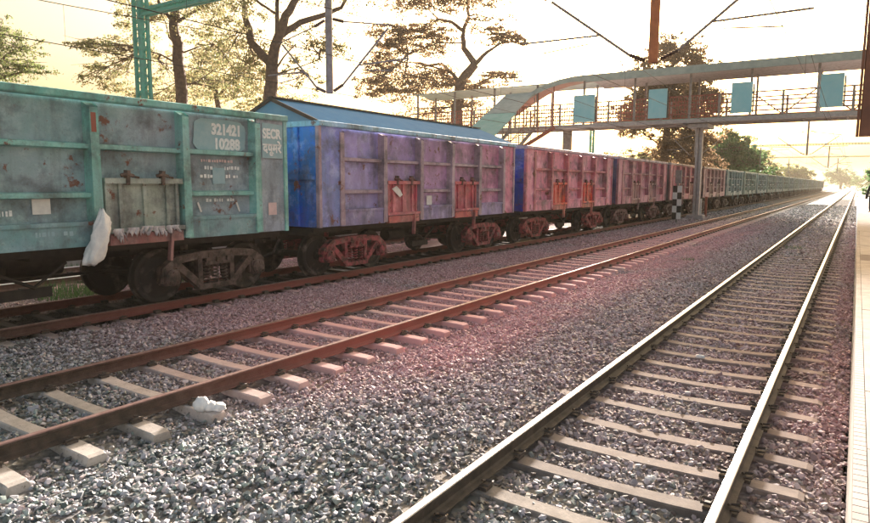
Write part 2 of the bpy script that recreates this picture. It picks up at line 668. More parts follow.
# crushed stones scattered over the bed (one mass of stones)
stones = bpy.data.collections.new('stones')
for k in range(10):
    bm = bmesh.new()
    n = 11 + k % 4
    ex = Vector((1, random.uniform(.62, .9), random.uniform(.45, .75)))
    for _ in range(n):
        d = Vector((random.gauss(0, 1), random.gauss(0, 1), random.gauss(0, 1))).normalized()
        d *= random.uniform(.85, 1.1)
        bm.verts.new((d.x * ex.x * .5, d.y * ex.y * .5, d.z * ex.z * .5))
    r = bmesh.ops.convex_hull(bm, input=bm.verts)
    junk = list({e for e in list(r['geom_interior']) + list(r['geom_unused']) if isinstance(e, bmesh.types.BMVert)})
    if junk:
        bmesh.ops.delete(bm, geom=junk, context='VERTS')
    me = bpy.data.meshes.new('stone')
    bm.to_mesh(me)
    bm.free()
    me.materials.append(MT['stone'])
    so = bpy.data.objects.new('stone', me)
    stones.objects.link(so)


def sleeper_ys(first, last, pitch=.65):
    return np.arange(first, last, pitch)


PH1, PH2, PH3, PH4 = 2.35, 2.29, 2.4, 2.2        # where a sleeper of each track lies
pts, scl = [], []


def scatter(x0, x1, y0, y1, dens, s0, s1):
    n = int((x1 - x0) * (y1 - y0) * dens)
    x = RNG.uniform(x0, x1, n)
    y = RNG.uniform(y0, y1, n)
    s = s0 + (s1 - s0) * RNG.beta(1.6, 2.4, n)
    keep = np.ones(n, bool)
    for c, ph in ((T1, PH1), (T2, PH2), (T3, PH3), (T4, PH4)):
        u = np.abs((y - ph + .325) % .65 - .325)
        on = (np.abs(x - c) < 1.40) & (u < .105)
        keep &= ~(on & (RNG.random(n) > np.where((c == T1) & (x < c - 1.02), .62, .03)))
        for sgn in (-1, 1):
            keep &= np.abs(x - (c + sgn * GA)) > .085
    x, y, s = x[keep], y[keep], s[keep]
    z = bed_z(x, y) + RNG.uniform(-.25, .45, len(x)) * s
    pts.append(np.stack([x, y, z], 1))
    scl.append(s)


scatter(-9.9, .09, 1.2, 12, 820, .028, .092)
scatter(-10.6, .09, 12, 24, 420, .044, .092)
scatter(-10.6, .09, 24, 45, 150, .06, .12)
scatter(-10.6, .09, 45, 90, 42, .1, .19)
scatter(-12.3, -9.9, 2, 12, 500, .034, .078)
scatter(-15.6, -12.3, 3, 20, 260, .04, .08)
pts = np.concatenate(pts)
scl = np.concatenate(scl)
npt = len(pts)
me = bpy.data.meshes.new('ballast_stones')
me.vertices.add(npt)
me.vertices.foreach_set('co', pts.astype(np.float32).ravel())
a = me.attributes.new('scl', 'FLOAT', 'POINT')
a.data.foreach_set('value', scl.astype(np.float32))
a = me.attributes.new('rot', 'FLOAT_VECTOR', 'POINT')
rot = np.stack([RNG.normal(0, .5, npt), RNG.normal(0, .5, npt), RNG.uniform(0, 6.28, npt)], 1)
a.data.foreach_set('vector', rot.astype(np.float32).ravel())
a = me.attributes.new('pick', 'INT', 'POINT')
a.data.foreach_set('value', RNG.integers(0, 10, npt).astype(np.int32))
grav = place('ballast_stones', me)
tag(grav, 'loose crushed grey, rusty and flare-pinked stones between the rails', 'gravel', kind='stuff')
ng = bpy.data.node_groups.new('stone_scatter', 'GeometryNodeTree')
ng.interface.new_socket('Geometry', in_out='INPUT', socket_type='NodeSocketGeometry')
ng.interface.new_socket('Geometry', in_out='OUTPUT', socket_type='NodeSocketGeometry')
gi, go = ng.nodes.new('NodeGroupInput'), ng.nodes.new('NodeGroupOutput')
iop = ng.nodes.new('GeometryNodeInstanceOnPoints')
ci = ng.nodes.new('GeometryNodeCollectionInfo')
ci.inputs['Collection'].default_value = stones
ci.inputs['Separate Children'].default_value = True
ci.inputs['Reset Children'].default_value = True


def named(nm, ty):
    x = ng.nodes.new('GeometryNodeInputNamedAttribute')
    x.data_type = ty
    x.inputs['Name'].default_value = nm
    return [s for s in x.outputs if s.enabled][0]


e2r = ng.nodes.new('FunctionNodeEulerToRotation')
ng.links.new(gi.outputs[0], iop.inputs['Points'])
ng.links.new(ci.outputs[0], iop.inputs['Instance'])
iop.inputs['Pick Instance'].default_value = True
ng.links.new(named('pick', 'INT'), iop.inputs['Instance Index'])
ng.links.new(named('rot', 'FLOAT_VECTOR'), e2r.inputs[0])
ng.links.new(e2r.outputs[0], iop.inputs['Rotation'])
ng.links.new(named('scl', 'FLOAT'), iop.inputs['Scale'])
ng.links.new(iop.outputs[0], go.inputs[0])
gm = grav.modifiers.new('scatter', 'NODES')
gm.node_group = ng

# platform on the camera's side
pf = empty('near_platform', (0, 0, 0), 'pale tiled passenger platform along the near track', 'platform')
b = MB().box(.10, 7, -6, 190, -.7, .74)
b.build('platform_wall', MT['concrete'], pf)
y = 1.2
k = 0
rows = [(.147, .62), (.626, 1.1), (1.106, 1.9)]
slab_me = {}
for ri, (xa, xb) in enumerate(rows):
    slab_me[ri] = MB().box(xa, xb, .004, 1.196, .742, .788).mesh('slab', MT['tile'])
for yy in np.arange(.56, 24, 1.2):
    for ri in range(3):
        me = slab_me[ri]
        s = place('slab', me, pf, (0, yy, random.uniform(-.002, .002)))
        if ri == 0 and abs(yy - 14.96) < .3:
            s.data = me.copy()
            s.data.materials[0] = MT['tile_worn']
            s['label'] = 'worn brown slab at the platform edge'
e = MB()
for yy in np.arange(.6, 24.5, .075):
    e.box(.083, .143, yy, yy + .069, .735, .787)
tag(e.build('edge_tiles', MT['tile'], pf), kind='stuff')
b = MB().box(.083, 7, 24.6, 190, .70, .787)
b.box(1.906, 7, -6, 24.59, .742, .787)
b.build('platform_paving', MT['tile'], pf)

# island platform behind the train
ip = empty('island_platform', (0, 0, 0), 'low island platform behind the wagons with a stone face', 'platform')
MB().box(-27, -18.2, 3, 150, -.72, .78).build('platform_wall', MT['concrete'], ip)
MB().box(-27, -18.1, 3, 150, .78, .86).build('platform_edge', MT['tile'], ip)

# ------------------------------------------------------------------ tracks
RP = [(.068, -.156), (.068, -.146), (.022, -.131), (.0085, -.117), (.0085, -.052), (.030, -.040), (.0335, -.014), (.029, -.004), (.018, 0)]
prof = RP + [(-x, z) for x, z in reversed(RP)]


def rail_mesh(y0, y1, body, head, wide):
    m = MB()
    k = len(prof)
    vs = [(x, t, z) for t in (y0, y1) for x, z in prof]
    for i in range(k):
        j = (i + 1) % k
        top = prof[i][1] > -.016 and prof[j][1] > -.016
        if wide:
            top = top or (prof[i][1] > -.045 and prof[j][1] > -.045 and False)
        m.add([vs[i], vs[i + k], vs[j + k], vs[j]], [(0, 1, 2, 3)], 1 if top else 0)
    return m.mesh('rail', [body, head])


def sleeper_mesh():
    st = [(-1.375, -.20, .085), (-1.33, -.185, .09), (-.9, -.175, .095), (-.55, -.192, .09), (0, -.203, .085),
          (.55, -.192, .09), (.9, -.175, .095), (1.33, -.185, .09), (1.375, -.20, .085)]
    vs, fs = [], []
    for x, z, hw in st:
        vs += [(x, -hw, z - .012), (x, -hw + .012, z), (x, hw - .012, z), (x, hw, z - .012), (x, .13, -.385), (x, -.13, -.385)]
    for i in range(len(st) - 1):
        for k in range(6):
            fs.append((i * 6 + k, i * 6 + (k + 1) % 6, i * 6 + 6 + (k + 1) % 6, i * 6 + 6 + k))
    fs.append((0, 1, 2, 3, 4, 5))
    q = (len(st) - 1) * 6
    fs.append((q + 5, q + 4, q + 3, q + 2, q + 1, q))
    return MB().add(vs, fs)


SLM = sleeper_mesh()
sl_me = SLM.mesh('sleeper', MT['sleeper'])
sl_brown = SLM.mesh('sleeper', MT['sleeper_brown'])


def clip_mb():
    m = MB()
    m.box(-.045, .02, -.055, .055, -.178, -.150)
    pth = [(-.03, -.045, -.135), (.03, -.05, -.125), (.045, 0, -.112), (.03, .05, -.125), (-.035, .04, -.128), (-.045, .0, -.118)]
    m.tube(pth, .0105, 5)
    return m


cl_me = clip_mb().mesh('rail_clip', MT['clip'])


def make_track(cx, ph, label, n_ind, n_clip, y0, y1, body, head, sme=None):
    sme = sme or sl_me
    t = empty('railway_track', (cx, 0, 0), label, 'railway track', 'railway tracks of the yard')
    rm = rail_mesh(y0, y1, body, head, True)
    for s in (-1, 1):
        place('rail', rm, t, (s * GA, 0, 0))
    far = MB()
    farclip = MB()
    i0 = int(math.floor((y0 + 1 - ph) / .65))
    cnt = 0
    for i in range(i0, int((y1 - ph) / .65)):
        y = ph + i * .65
        jx, jr = random.uniform(-.02, .02), random.uniform(-.008, .008)
        if y < 1.2 or cnt >= n_ind:
            if y < 130:
                for v in [SLM]:
                    far.add([(x + jx, yy + y, z) for x, yy, z in v.v], v.f)
        else:
            s = place('sleeper', sme, t, (jx, y, random.uniform(-.006, .004)), rz=jr)
            cnt += 1
            if cnt <= n_clip:
                for xx, rz in ((-GA - .098, math.pi), (-GA + .098, 0), (GA - .098, math.pi), (GA + .098, 0)):
                    place('rail_clip', cl_me, s, (xx, random.uniform(-.012, .012), 0), rz=rz)
        if (cnt > n_clip or y < 1.2) and y < 60:
            for xx in (-GA - .1, -GA + .1, GA - .1, GA + .1):
                farclip.box(xx - .045, xx + .045, y - .055, y + .055, -.178, -.118)
    if far.v:
        tag(far.build('distant_sleepers', sme.materials[0], t), kind='stuff')
    if farclip.v:
        tag(farclip.build('distant_clips', MT['clip'], t), kind='stuff')
    return t


make_track(T1, PH1, 'railway track with bright polished rails beside the tiled platform', 90, 26, -4, 600, MT['rail_dark'], MT['rail_polish'], sl_brown)
make_track(T2, PH2, 'middle railway track with dull rusty rails and pale sleepers', 90, 30, -4, 600, MT['rail_flared'], MT['rail_worn'])
make_track(T3, PH3, 'railway track carrying the line of freight wagons', 40, 8, -8, 600, MT['rail_flared'], MT['rail_worn'])
make_track(T4, PH4, 'empty railway track seen beneath the wagons', 24, 0, -4, 300, MT['rail_rust'], MT['rail_polish'])

# ------------------------------------------------------------------ wagons
L = 9.784
TOP, BOT = 3.60, 1.22
STN = [0.79, 2.43, 4.07, 5.71, 7.35, 8.99]
BAYS = [(0.10, .70), (.88, 2.34), (2.52, 3.98), (4.16, 5.62), (5.80, 7.26), (7.44, 8.90), (9.08, 9.684)]
HW = 1.60


def stanchion_mb(y, s):
    m = MB()
    x0, x1 = (1.40, 1.60) if s > 0 else (-1.60, -1.40)
    xo = x1 if s > 0 else x0
    xi = x0 if s > 0 else x1
    # pressed channel: wide at the foot, sloped at the head
    prof2 = [(y - .10, 1.24), (y + .10, 1.24), (y + .085, TOP - .18), (y + .085, TOP - .12), (y - .085, TOP - .12), (y - .085, TOP - .18)]
    vs = [(xi, a, b) for a, b in prof2] + [(xo, a + (.02 if a < y else -.02), b - (0 if b < 3.4 else (.02 if b < 3.45 else .10))) for a, b in prof2]
    k = 6
    fs = [tuple(range(k)), tuple(range(2 * k - 1, k - 1, -1))] + [(i, i + k, (i + 1) % k + k, (i + 1) % k) for i in range(k)]
    m.add(vs, fs)
    return m


def panel_mb(i, s):
    a, b = BAYS[i]
    m = MB()
    if i in (0, 6):
        xo, z0 = 1.572, BOT + .01
    else:
        xo, z0 = 1.41, 1.54
    a0, b0 = a - .09, b + .09
    # a sheet with a little dishing
    nyy, nz = 5, 4
    vs, fs = [], []
    z1 = TOP - .10
    rnd = random.Random(i * 7 + (3 if s > 0 else 0))
    for q in range(nz):
        for p in range(nyy):
            edge = p in (0, nyy - 1) or q in (0, nz - 1)
            d = 0 if edge else rnd.uniform(-.018, .012)
            vs.append((s * (xo + d), a0 + (b0 - a0) * p / (nyy - 1), z0 + (z1 - z0) * q / (nz - 1)))
    k = len(vs)
    vs += [(s * (xo - .05), v[1], v[2]) for v in vs[:k]]
    for q in range(nz - 1):
        for p in range(nyy - 1):
            u = q * nyy + p
            fs.append((u, u + 1, u + nyy + 1, u + nyy))
            fs.append((k + u, k + u + nyy, k + u + nyy + 1, k + u + 1))
    ring = [p for p in range(nyy)] + [q * nyy + nyy - 1 for q in range(1, nz)] + [(nz - 1) * nyy + p for p in range(nyy - 2, -1, -1)] + \
           [q * nyy for q in range(nz - 2, 0, -1)]
    for u, v in zip(ring, ring[1:] + ring[:1]):
        fs.append((u, u + k, v + k, v))
    m.add(vs, fs)
    return m


def rib_mb(i, z, s):
    a, b = BAYS[i]
    x0, x1 = (1.40, 1.54) if s > 0 else (-1.54, -1.40)
    m = MB()
    xo, xi = (x1, x0) if s > 0 else (x0, x1)
    p = [(xi, z - .055), (xo, z - .035), (xo, z + .035), (xi, z + .055)]
    vs = [(x, t, zz) for t in (a - .03, b + .03) for x, zz in p]
    m.add(vs, [(0, 1, 2, 3), (7, 6, 5, 4), (0, 4, 5, 1), (1, 5, 6, 2), (2, 6, 7, 3), (3, 7, 4, 0)])
    return m


def door_mb(i, s):
    a, b = BAYS[i]
    m = MB()
    X = lambda p, q: (s * p, s * q) if s > 0 else (s * q, s * p)
    a1, b1 = a + .10, b - .06
    mid = (a1 + b1) / 2
    x0, x1 = X(1.42, 1.49)
    m.box(x0, x1, a1, mid - .015, 1.44, 2.22)
    m.box(x0, x1, mid + .015, b1, 1.44, 2.22)
    x0, x1 = X(1.42, 1.535)
    for y in (a1 + .03, a1 + .22, mid, b1 - .22, b1 - .03):
        m.box(x0, x1, y - .028, y + .028, 1.42, 2.20)
    return m


def door_bar_mb(i, s):
    a, b = BAYS[i]
    X = lambda p, q: (s * p, s * q) if s > 0 else (s * q, s * p)
    x0, x1 = X(1.42, 1.585)
    m = MB().box(x0, x1, a + .04, b - .0, 2.20, 2.29)
    x0, x1 = X(1.42, 1.605)
    m.box(x0, x1, a + .02, b - .0, 1.40, 1.47)
    q0, q1 = X(1.42, 1.56)
    m.box(q0, q1, a + .045, a + .09, 1.46, 2.21)
    return m


def door_sill_mb(i, s):
    a, b = BAYS[i]
    X = lambda p, q: (s * p, s * q) if s > 0 else (s * q, s * p)
    x0, x1 = X(1.46, 1.575)
    m = MB().box(x0, x1, a + .08, b - .02, 1.20, 1.38)
    x0, x1 = X(1.54, 1.60)
    m.bar((s * 1.57, b - .25, 1.42), (s * 1.60, b - .33, .86), .09, .05)
    return m


def hinge_mb(y, s):
    m = MB()
    m.bar((s * 1.56, y, 2.18), (s * 1.57, y + .01, 2.42), .10, .06)
    m.tube([(s * 1.585, y - .11, 2.33), (s * 1.60, y - .02, 2.36), (s * 1.585, y + .11, 2.325)], .032, 6)
    m.tube([(s * 1.59, y + .13, 2.31), (s * 1.60, y + .2, 2.30)], .02, 5)
    return m


def rim_mb():
    m = MB()
    for s in (-1, 1):
        p = [(s * 1.46, TOP - .12), (s * 1.615, TOP - .12), (s * 1.63, TOP - .10), (s * 1.625, TOP - .012), (s * 1.60, TOP), (s * 1.46, TOP)]
        m.prism(p, 1, 0, L)
    m.box(-1.46, 1.46, 0, .14, TOP - .12, TOP - .003)
    m.box(-1.46, 1.46, L - .14, L, TOP - .12, TOP - .003)
    return m


def post_mb(sides=(-1, 1), ends=(0.002, L - .102)):
    m = MB()
    for s in sides:
        x0, x1 = (1.49, 1.60) if s > 0 else (-1.60, -1.49)
        for y in ends:
            m.box(x0, x1, y, y + .10, BOT, TOP - .12, ch=.012)
    return m


def sill_mb(s, bays=(1, 3, 5)):
    m = MB()
    x0, x1 = (1.40, 1.575) if s > 0 else (-1.575, -1.40)
    for i in bays:
        a, b = BAYS[i]
        m.box(x0, x1, a - .08, b + .08, BOT, 1.56)
        m.box(min(s * 1.38, s * 1.597), max(s * 1.38, s * 1.597), a - .02, b + .02, 1.55, 1.61)
    return m


def end_mb(yo, s):
    m = MB()
    y0, y1 = (yo + .04, yo + .09) if s < 0 else (yo - .09, yo - .04)
    m.box(-1.49, 1.49, y0, y1, BOT, TOP - .12)
    yy0, yy1 = (yo - .03, yo + .04) if s < 0 else (yo - .04, yo + .03)
    for x in (-.9, -.3, .3, .9):
        m.box(x - .07, x + .07, yy0, yy1, BOT + .02, TOP - .14, ch=.015)
    m.box(-1.48, 1.48, yy0 + .012, yy1 - .012, 2.30, 2.42)
    return m


def under_mb():
    m = MB()
    m.box(-1.48, 1.48, .1, L - .1, BOT - .02, BOT + .03)
    m.box(-.28, .28, -.05, L + .05, .86, 1.19)
    m.box(-1.36, -1.24, .05, L - .05, 1.09, 1.19)
    m.box(1.24, 1.36, .05, L - .05, 1.09, 1.19)
    for y in (.05, 1.5, 3.2, 4.8, 6.4, 8.1, L - .2):
        m.box(-1.24, 1.24, y, y + .15, 1.02, 1.18)
    return m


def gear_mb():
    m = MB()
    m.lathe([(.02, -.4), (.17, -.38), (.17, .38), (.02, .4)], 12, 1, (.55, 4.1, .78))
    m.lathe([(.02, -.5), (.2, -.48), (.2, .48), (.02, .5)], 12, 1, (-.5, 5.6, .75))
    m.tube([(.1, 2.2, .62), (.15, 7.4, .60)], .03, 6)
    m.tube([(1.1, 4.2, .95), (1.1, 4.9, .6), (1.1, 5.4, .95)], .03, 6)
    m.bar((1.0, 4.4, .5), (1.0, 5.2, .5), .05, .16)
    return m


def coupler_mb(s):
    m = MB()
    y = 0 if s < 0 else L
    m.box(-.12, .12, min(y, y + s * .36), max(y, y + s * .36), .90, 1.14)
    m.box(-.2, .17, min(y + s * .30, y + s * .46), max(y + s * .30, y + s * .46), .84, 1.16)
    m.tube([(.3, y, .9), (.36, y + s * .25, .62), (.2, y + s * .45, .5)], .032, 6)
    return m


# --- bogie
def wheel_mb(x, y, s):
    # profile from the outside face (|x| larger) to the flange (inside)
    c = (0, y, .5)
    X = [(.06, s * .93), (.11, s * .93), (.12, s * .895), (.36, s * .87), (.41, s * .915), (.46, s * .925), (.492, s * .915), (.50, s * .80),
         (.53, s * .79), (.53, s * .765), (.45, s * .755), (.38, s * .80), (.14, s * .79), (.08, s * .76)]
    return MB().lathe(X, 32, 0, c)


def frame_mb(y, s):
    m = MB()
    x = s * 1.21
    W = .17
    P = lambda a, z: (x, y + a, z)
    top = [(-1.16, .60), (-.86, .80), (-.35, .87), (.35, .87), (.86, .80), (1.16, .60)]
    # top chord as a prism
    poly = [(y - 1.2, .56), (y - 1.18, .68), (y - .9, .87), (y - .4, .93), (y + .4, .93), (y + .9, .87), (y + 1.18, .68), (y + 1.2, .56),
            (y + 1.0, .57), (y + .84, .74), (y + .4, .79), (y - .4, .79), (y - .84, .74), (y - 1.0, .57)]
    m.prism(poly, 0, min(x - W / 2, x + W / 2), max(x - W / 2, x + W / 2))
    for q in (-1, 1):
        m.bar(P(q * .88, .74), P(q * .36, .27), W * .9, .13)
        m.bar(P(q * .37, .80), P(q * .37, .24), W * .8, .10)
        m.bar(P(q * 1.12, .66), P(q * 1.18, .40), W * .7, .08)
        m.bar(P(q * .84, .70), P(q * .86, .40), W * .7, .08)
    m.bar(P(-.42, .25), P(.42, .25), W * 1.1, .10)
    return m


def axlebox_mb(y, s):
    m = MB()
    x = s * 1.21
    m.box(min(x - .1, x + .1), max(x - .1, x + .1), y - .15, y + .15, .36, .64)
    m.lathe([(.02, s * 1.19), (.15, s * 1.19), (.15, s * 1.35), (.11, s * 1.37), (.02, s * 1.375)], 14, 0, (0, y, .5))
    for a, c in ((-.08, -.08), (.08, -.08), (0, .1)):
        m.lathe([(.005, s * 1.37), (.02, s * 1.37), (.02, s * 1.395), (.005, s * 1.395)], 6, 0, (0, y + a, .5 + c))
    return m


def spring_mb(y, s):
    m = MB()
    x = s * 1.23
    n, turns = 44, 5.5
    pts = []
    for i in range(n):
        t = i / (n - 1)
        a = t * turns * 2 * math.pi
        pts.append((x + .062 * math.cos(a), y + .062 * math.sin(a), .31 + .36 * t))
    m.tube(pts, .019, 4)
    return m


def bolster_mb(y):
    m = MB()
    m.box(-1.31, 1.31, y - .2, y + .2, .69, .86)
    m.box(-1.0, 1.0, y - .14, y + .14, .40, .69)
    m.lathe([(.05, .86), (.3, .86), (.3, .98), (.05, .98)], 14, 2, (0, y, 0))
    for s in (-1, 1):
        m.box(min(s * 1.0, s * 1.25), max(s * 1.0, s * 1.34), y - .30, y + .30, .66, .72)
        for a in (-.24, 0, .24):
            m.box(s * 1.325 - .03, s * 1.325 + .03, y + a - .04, y + a + .04, .70, .80)
    return m


PAINTKEY = {'side': [], 'rim': [], 'end': [], 'door': [], 'gear': []}


def base(nm):
    return nm.split('.')[0]


KEY = {'side_panel': 'side', 'stanchion': 'frame', 'stiffener': 'frame', 'top_rim': 'rim', 'corner_post': 'frame', 'sill': 'side', 'end_wall': 'end',
       'door': 'door', 'door_bar': 'door', 'door_sill': 'sillbar', 'hinge': 'hinge', 'bogie': 'gear', 'axle_box': 'gear', 'spring': 'gear',
       'side_frame': 'gear', 'wheel': 'wheel', 'body': 'side', 'axle': 'wheel', 'coupler': 'wheel'}


def recolour(o, colours):
    k = KEY.get(base(o.name))
    if k:
        o.color = c4(colours.get(k, colours.get('side')))
    for c in o.children:
        recolour(c, colours)


def make_wagon(loc):
    root = empty('freight_wagon', loc)
    P, I, K = MT['paint'], MT['iron'], MT['black']
    MB.build(under_mb(), 'underframe', K, root)
    MB.build(gear_mb(), 'brake_gear', K, root)
    for s in (1, -1):
        for i in range(7):
            panel_mb(i, s).build('side_panel', P, root)
        for y in STN:
            stanchion_mb(y, s).build('stanchion', P, root)
        for i in (1, 3, 5):
            sill_mb(s, (i,)).build('sill', P, root)
        for i in (1, 2, 3, 4, 5):
            rib_mb(i, 2.78, s).build('stiffener', P, root)
        for i in (1, 3, 5):
            rib_mb(i, 2.02, s).build('stiffener', P, root)
        for i in (2, 4):
            d = door_mb(i, s).build('door', P, root)
            door_bar_mb(i, s).build('door_bar', P, d)
            a, b = BAYS[i]
            for y in (a + .42, b - .40):
                hinge_mb(y, s).build('hinge', I, d)
            door_sill_mb(i, s).build('door_sill', P, root)
    rim_mb().build('top_rim', P, root)
    for s in (1, -1):
        for ye in (0.002, L - .102):
            post_mb((s,), (ye,)).build('corner_post', P, root)
    end_mb(0, -1).build('end_wall', P, root)
    end_mb(L, 1).build('end_wall', P, root)
    coupler_mb(-1).build('coupler', I, root)
    coupler_mb(1).build('coupler', I, root)
    for yb in (1.63, L - 1.63):
        fr = bolster_mb(yb).build('bogie', I, root)
        for s in (1, -1):
            frame_mb(yb, s).build('side_frame', I, fr)
        for a in (-1, 1):
            for s in (1, -1):
                wheel_mb(0, yb + a, s).build('wheel', I, fr, smooth=False)
                axlebox_mb(yb + a, s).build('axle_box', I, fr)
            MB().tube([(-1.1, yb + a, .5), (1.1, yb + a, .5)], .085, 10).build('axle', I, fr)
        for s in (1, -1):
            for a in (-.2, 0, .2):
                spring_mb(yb + a, s).build('spring', I, fr, smooth=True)
    return root


def copy_tree(o, parent=None):
    c = o.copy()
    col.objects.link(c)
    if parent:
        c.parent = parent
    for ch in list(o.children):
        copy_tree(ch, c)
    return c


def wagon_simple(loc):
    """far wagons: body, one bogie mesh each"""
    root = empty('freight_wagon', loc)
    b = MB()
    for s in (1, -1):
        for i in range(7): b.ext(panel_mb(i, s))
        for y in STN: b.ext(stanchion_mb(y, s))
        b.ext(sill_mb(s))
        for i in (1, 2, 3, 4, 5): b.ext(rib_mb(i, 2.78, s))
        for i in (1, 3, 5): b.ext(rib_mb(i, 2.02, s))
        for i in (2, 4):
            b.ext(door_mb(i, s)).ext(door_bar_mb(i, s)).ext(door_sill_mb(i, s))
    b.ext(post_mb()).ext(end_mb(0, -1)).ext(end_mb(L, 1))
    b.build('body', MT['paint'], root)
    rim_mb().build('top_rim', MT['paint'], root)
    under_mb().ext(gear_mb()).ext(coupler_mb(1)).ext(coupler_mb(-1)).build('underframe', MT['black'], root)
    for yb in (1.63, L - 1.63):
        fr = bolster_mb(yb).build('bogie', MT['iron'], root)
        for s in (1, -1):
            frame_mb(yb, s).build('side_frame', MT['iron'], fr)
        for a in (-1, 1):
            for s in (1, -1):
                wheel_mb(0, yb + a, s).build('wheel', MT['iron'], fr)
    return root


S0, PITCH = -0.09, 10.713
DARKW = (.03, .027, .025)
WC = [  # own paints; the pink ones also carry the sun flare's wash
    dict(side=(.16, .335, .37), frame=(.18, .46, .42), rim=(.14, .42, .38), end=(.10, .25, .25), door=(.30, .36, .32), sillbar=(.30, .10, .10),
         hinge=(.14, .09, .07), gear=(.14, .095, .085), wheel=DARKW),
    dict(side=(.24, .22, .46), frame=(.36, .27, .36), rim=(.24, .48, .66), end=(.015, .20, .68), door=(.52, .09, .15), sillbar=(.52, .07, .09),
         hinge=(.22, .07, .08), gear=(.40, .08, .10), wheel=DARKW),
    dict(side=(.66, .24, .39), frame=(.50, .13, .20), rim=(.52, .36, .50), end=(.02, .07, .40), door=(.75, .05, .06), sillbar=(.5, .10, .10),
         hinge=(.3, .05, .05), gear=(.46, .08, .09), wheel=DARKW),
    dict(side=(.58, .22, .33), frame=(.38, .13, .18), rim=(.44, .38, .46), end=(.06, .06, .14), door=(.46, .24, .26), sillbar=(.34, .14, .14),
         hinge=(.2, .08, .08), gear=(.26, .12, .12), wheel=DARKW),
    dict(side=(.56, .19, .26), frame=(.32, .14, .17), rim=(.40, .30, .32), end=(.10, .08, .10), door=(.40, .20, .20), sillbar=(.3, .14, .14),
         hinge=(.2, .08, .08), gear=(.20, .12, .11), wheel=DARKW),
    dict(side=(.44, .25, .28), frame=(.28, .17, .18), rim=(.36, .30, .28), end=(.1, .1, .1), door=(.34, .24, .22), sillbar=(.2, .14, .13),
         hinge=(.15, .1, .1), gear=(.16, .11, .10), wheel=DARKW),
    dict(side=(.15, .25, .25), frame=(.11, .17, .17), rim=(.22, .34, .34), end=(.1, .14, .14), gear=(.1, .08, .07), wheel=DARKW),
    dict(side=(.15, .24, .21), frame=(.11, .17, .15), rim=(.22, .34, .30), end=(.1, .14, .14), gear=(.1, .08, .07), wheel=DARKW),
]
WL = ['nearest open freight wagon, weathered teal green, lettered with white numbers',
      'lavender grey open wagon with bright blue end wall and red flap doors',
      'pink open freight wagon with a bright red door and dark blue end',
      'dusty mauve open wagon just before the black and white checkered board',
      'brownish pink open wagon standing behind the footbridge pillar',
      'greyish brown open wagon, first one past the footbridge',
      'bluish teal wagon, first teal one beyond the brown wagons']
FARW = ['second', 'third', 'fourth', 'fifth', 'sixth', 'seventh', 'eighth', 'ninth', 'tenth', 'eleventh', 'twelfth', 'thirteenth', 'fourteenth', 'fifteenth', 'sixteenth', 'seventeenth', 'eighteenth', 'nineteenth']
GRP = 'open freight wagons coupled in one long train'
proto = make_wagon((T3, S0, 0))
wagons = [proto]
for i in range(1, 6):
    c = copy_tree(proto)
    c.location = (T3, S0 + PITCH * i, 0)
    wagons.append(c)
simp = wagon_simple((T3, S0 + PITCH * 6, 0))
wagons.append(simp)
for i in range(7, 25):
    c = copy_tree(simp)
    c.location = (T3, S0 + PITCH * i, 0)
    wagons.append(c)
for i, wgn in enumerate(wagons):
    cc = WC[min(i, 6 + (i - 6) % 2)] if i >= 6 else WC[i]
    recolour(wgn, cc)
    if i < len(WL):
        lab = WL[i]
    else:
        lab = 'hazy green grey wagon, %s beyond the first bluish teal one' % FARW[i - 7]
    tag(wgn, lab, 'freight wagon', GRP)
# the wagon ahead of the lettered one shows only its coupling in the gap: it lies outside the frame
for ch in list(wagons[1].children):
    pass


def text_mesh(body, size, mat, bold=.012, ext=.003):
    cu = bpy.data.curves.new('lettering', 'FONT')
    cu.body = body
    cu.size = size
    cu.offset = bold
    cu.extrude = ext
    cu.align_x = 'LEFT'
    ob = bpy.data.objects.new('lettering_source', cu)
    col.objects.link(ob)
    dg = bpy.context.evaluated_depsgraph_get()
    dg.update()
    me = bpy.data.meshes.new_from_object(ob.evaluated_get(dg))
    col.objects.unlink(ob)
    bpy.data.objects.remove(ob)
    me.materials.clear()
    me.materials.append(mat)
    return me


def side_text(body, size, wagon, y0, z0, width, x, mat, name='lettering', bold=.012):
    """text on the +X side of a wagon; reads left to right along +Y"""
    me = text_mesh(body, size, mat, bold)
    n = len(me.vertices)
    if not n:
        return
    co = np.empty(n * 3, np.float32)
    me.vertices.foreach_get('co', co)
    co = co.reshape(-1, 3)
    wd = co[:, 0].max() - co[:, 0].min()
    k = width / wd
    new = np.stack([x + co[:, 2], y0 + (co[:, 0] - co[:, 0].min()) * k, z0 + co[:, 1]], 1)
    me.vertices.foreach_set('co', new.ravel())
    me.update()
    return place(name, me, wagon)


w1 = wagons[0]
# sheet colours drift along the two nearest wagons, the second towards painted flare pink
for wg, ca, cb in ((wagons[0], (.16, .37, .37), (.25, .32, .39)), (wagons[1], (.20, .27, .60), (.56, .17, .33))):
    near = [c for c in wg.children if base(c.name) == 'side_panel' and c.data.vertices[0].co.x > 0]
    near.sort(key=lambda c: c.data.vertices[0].co.y)
    for k, c in enumerate(near):
        t = k / 6
        c.color = c4(tuple(a + (b_ - a) * t for a, b_ in zip(ca, cb)))
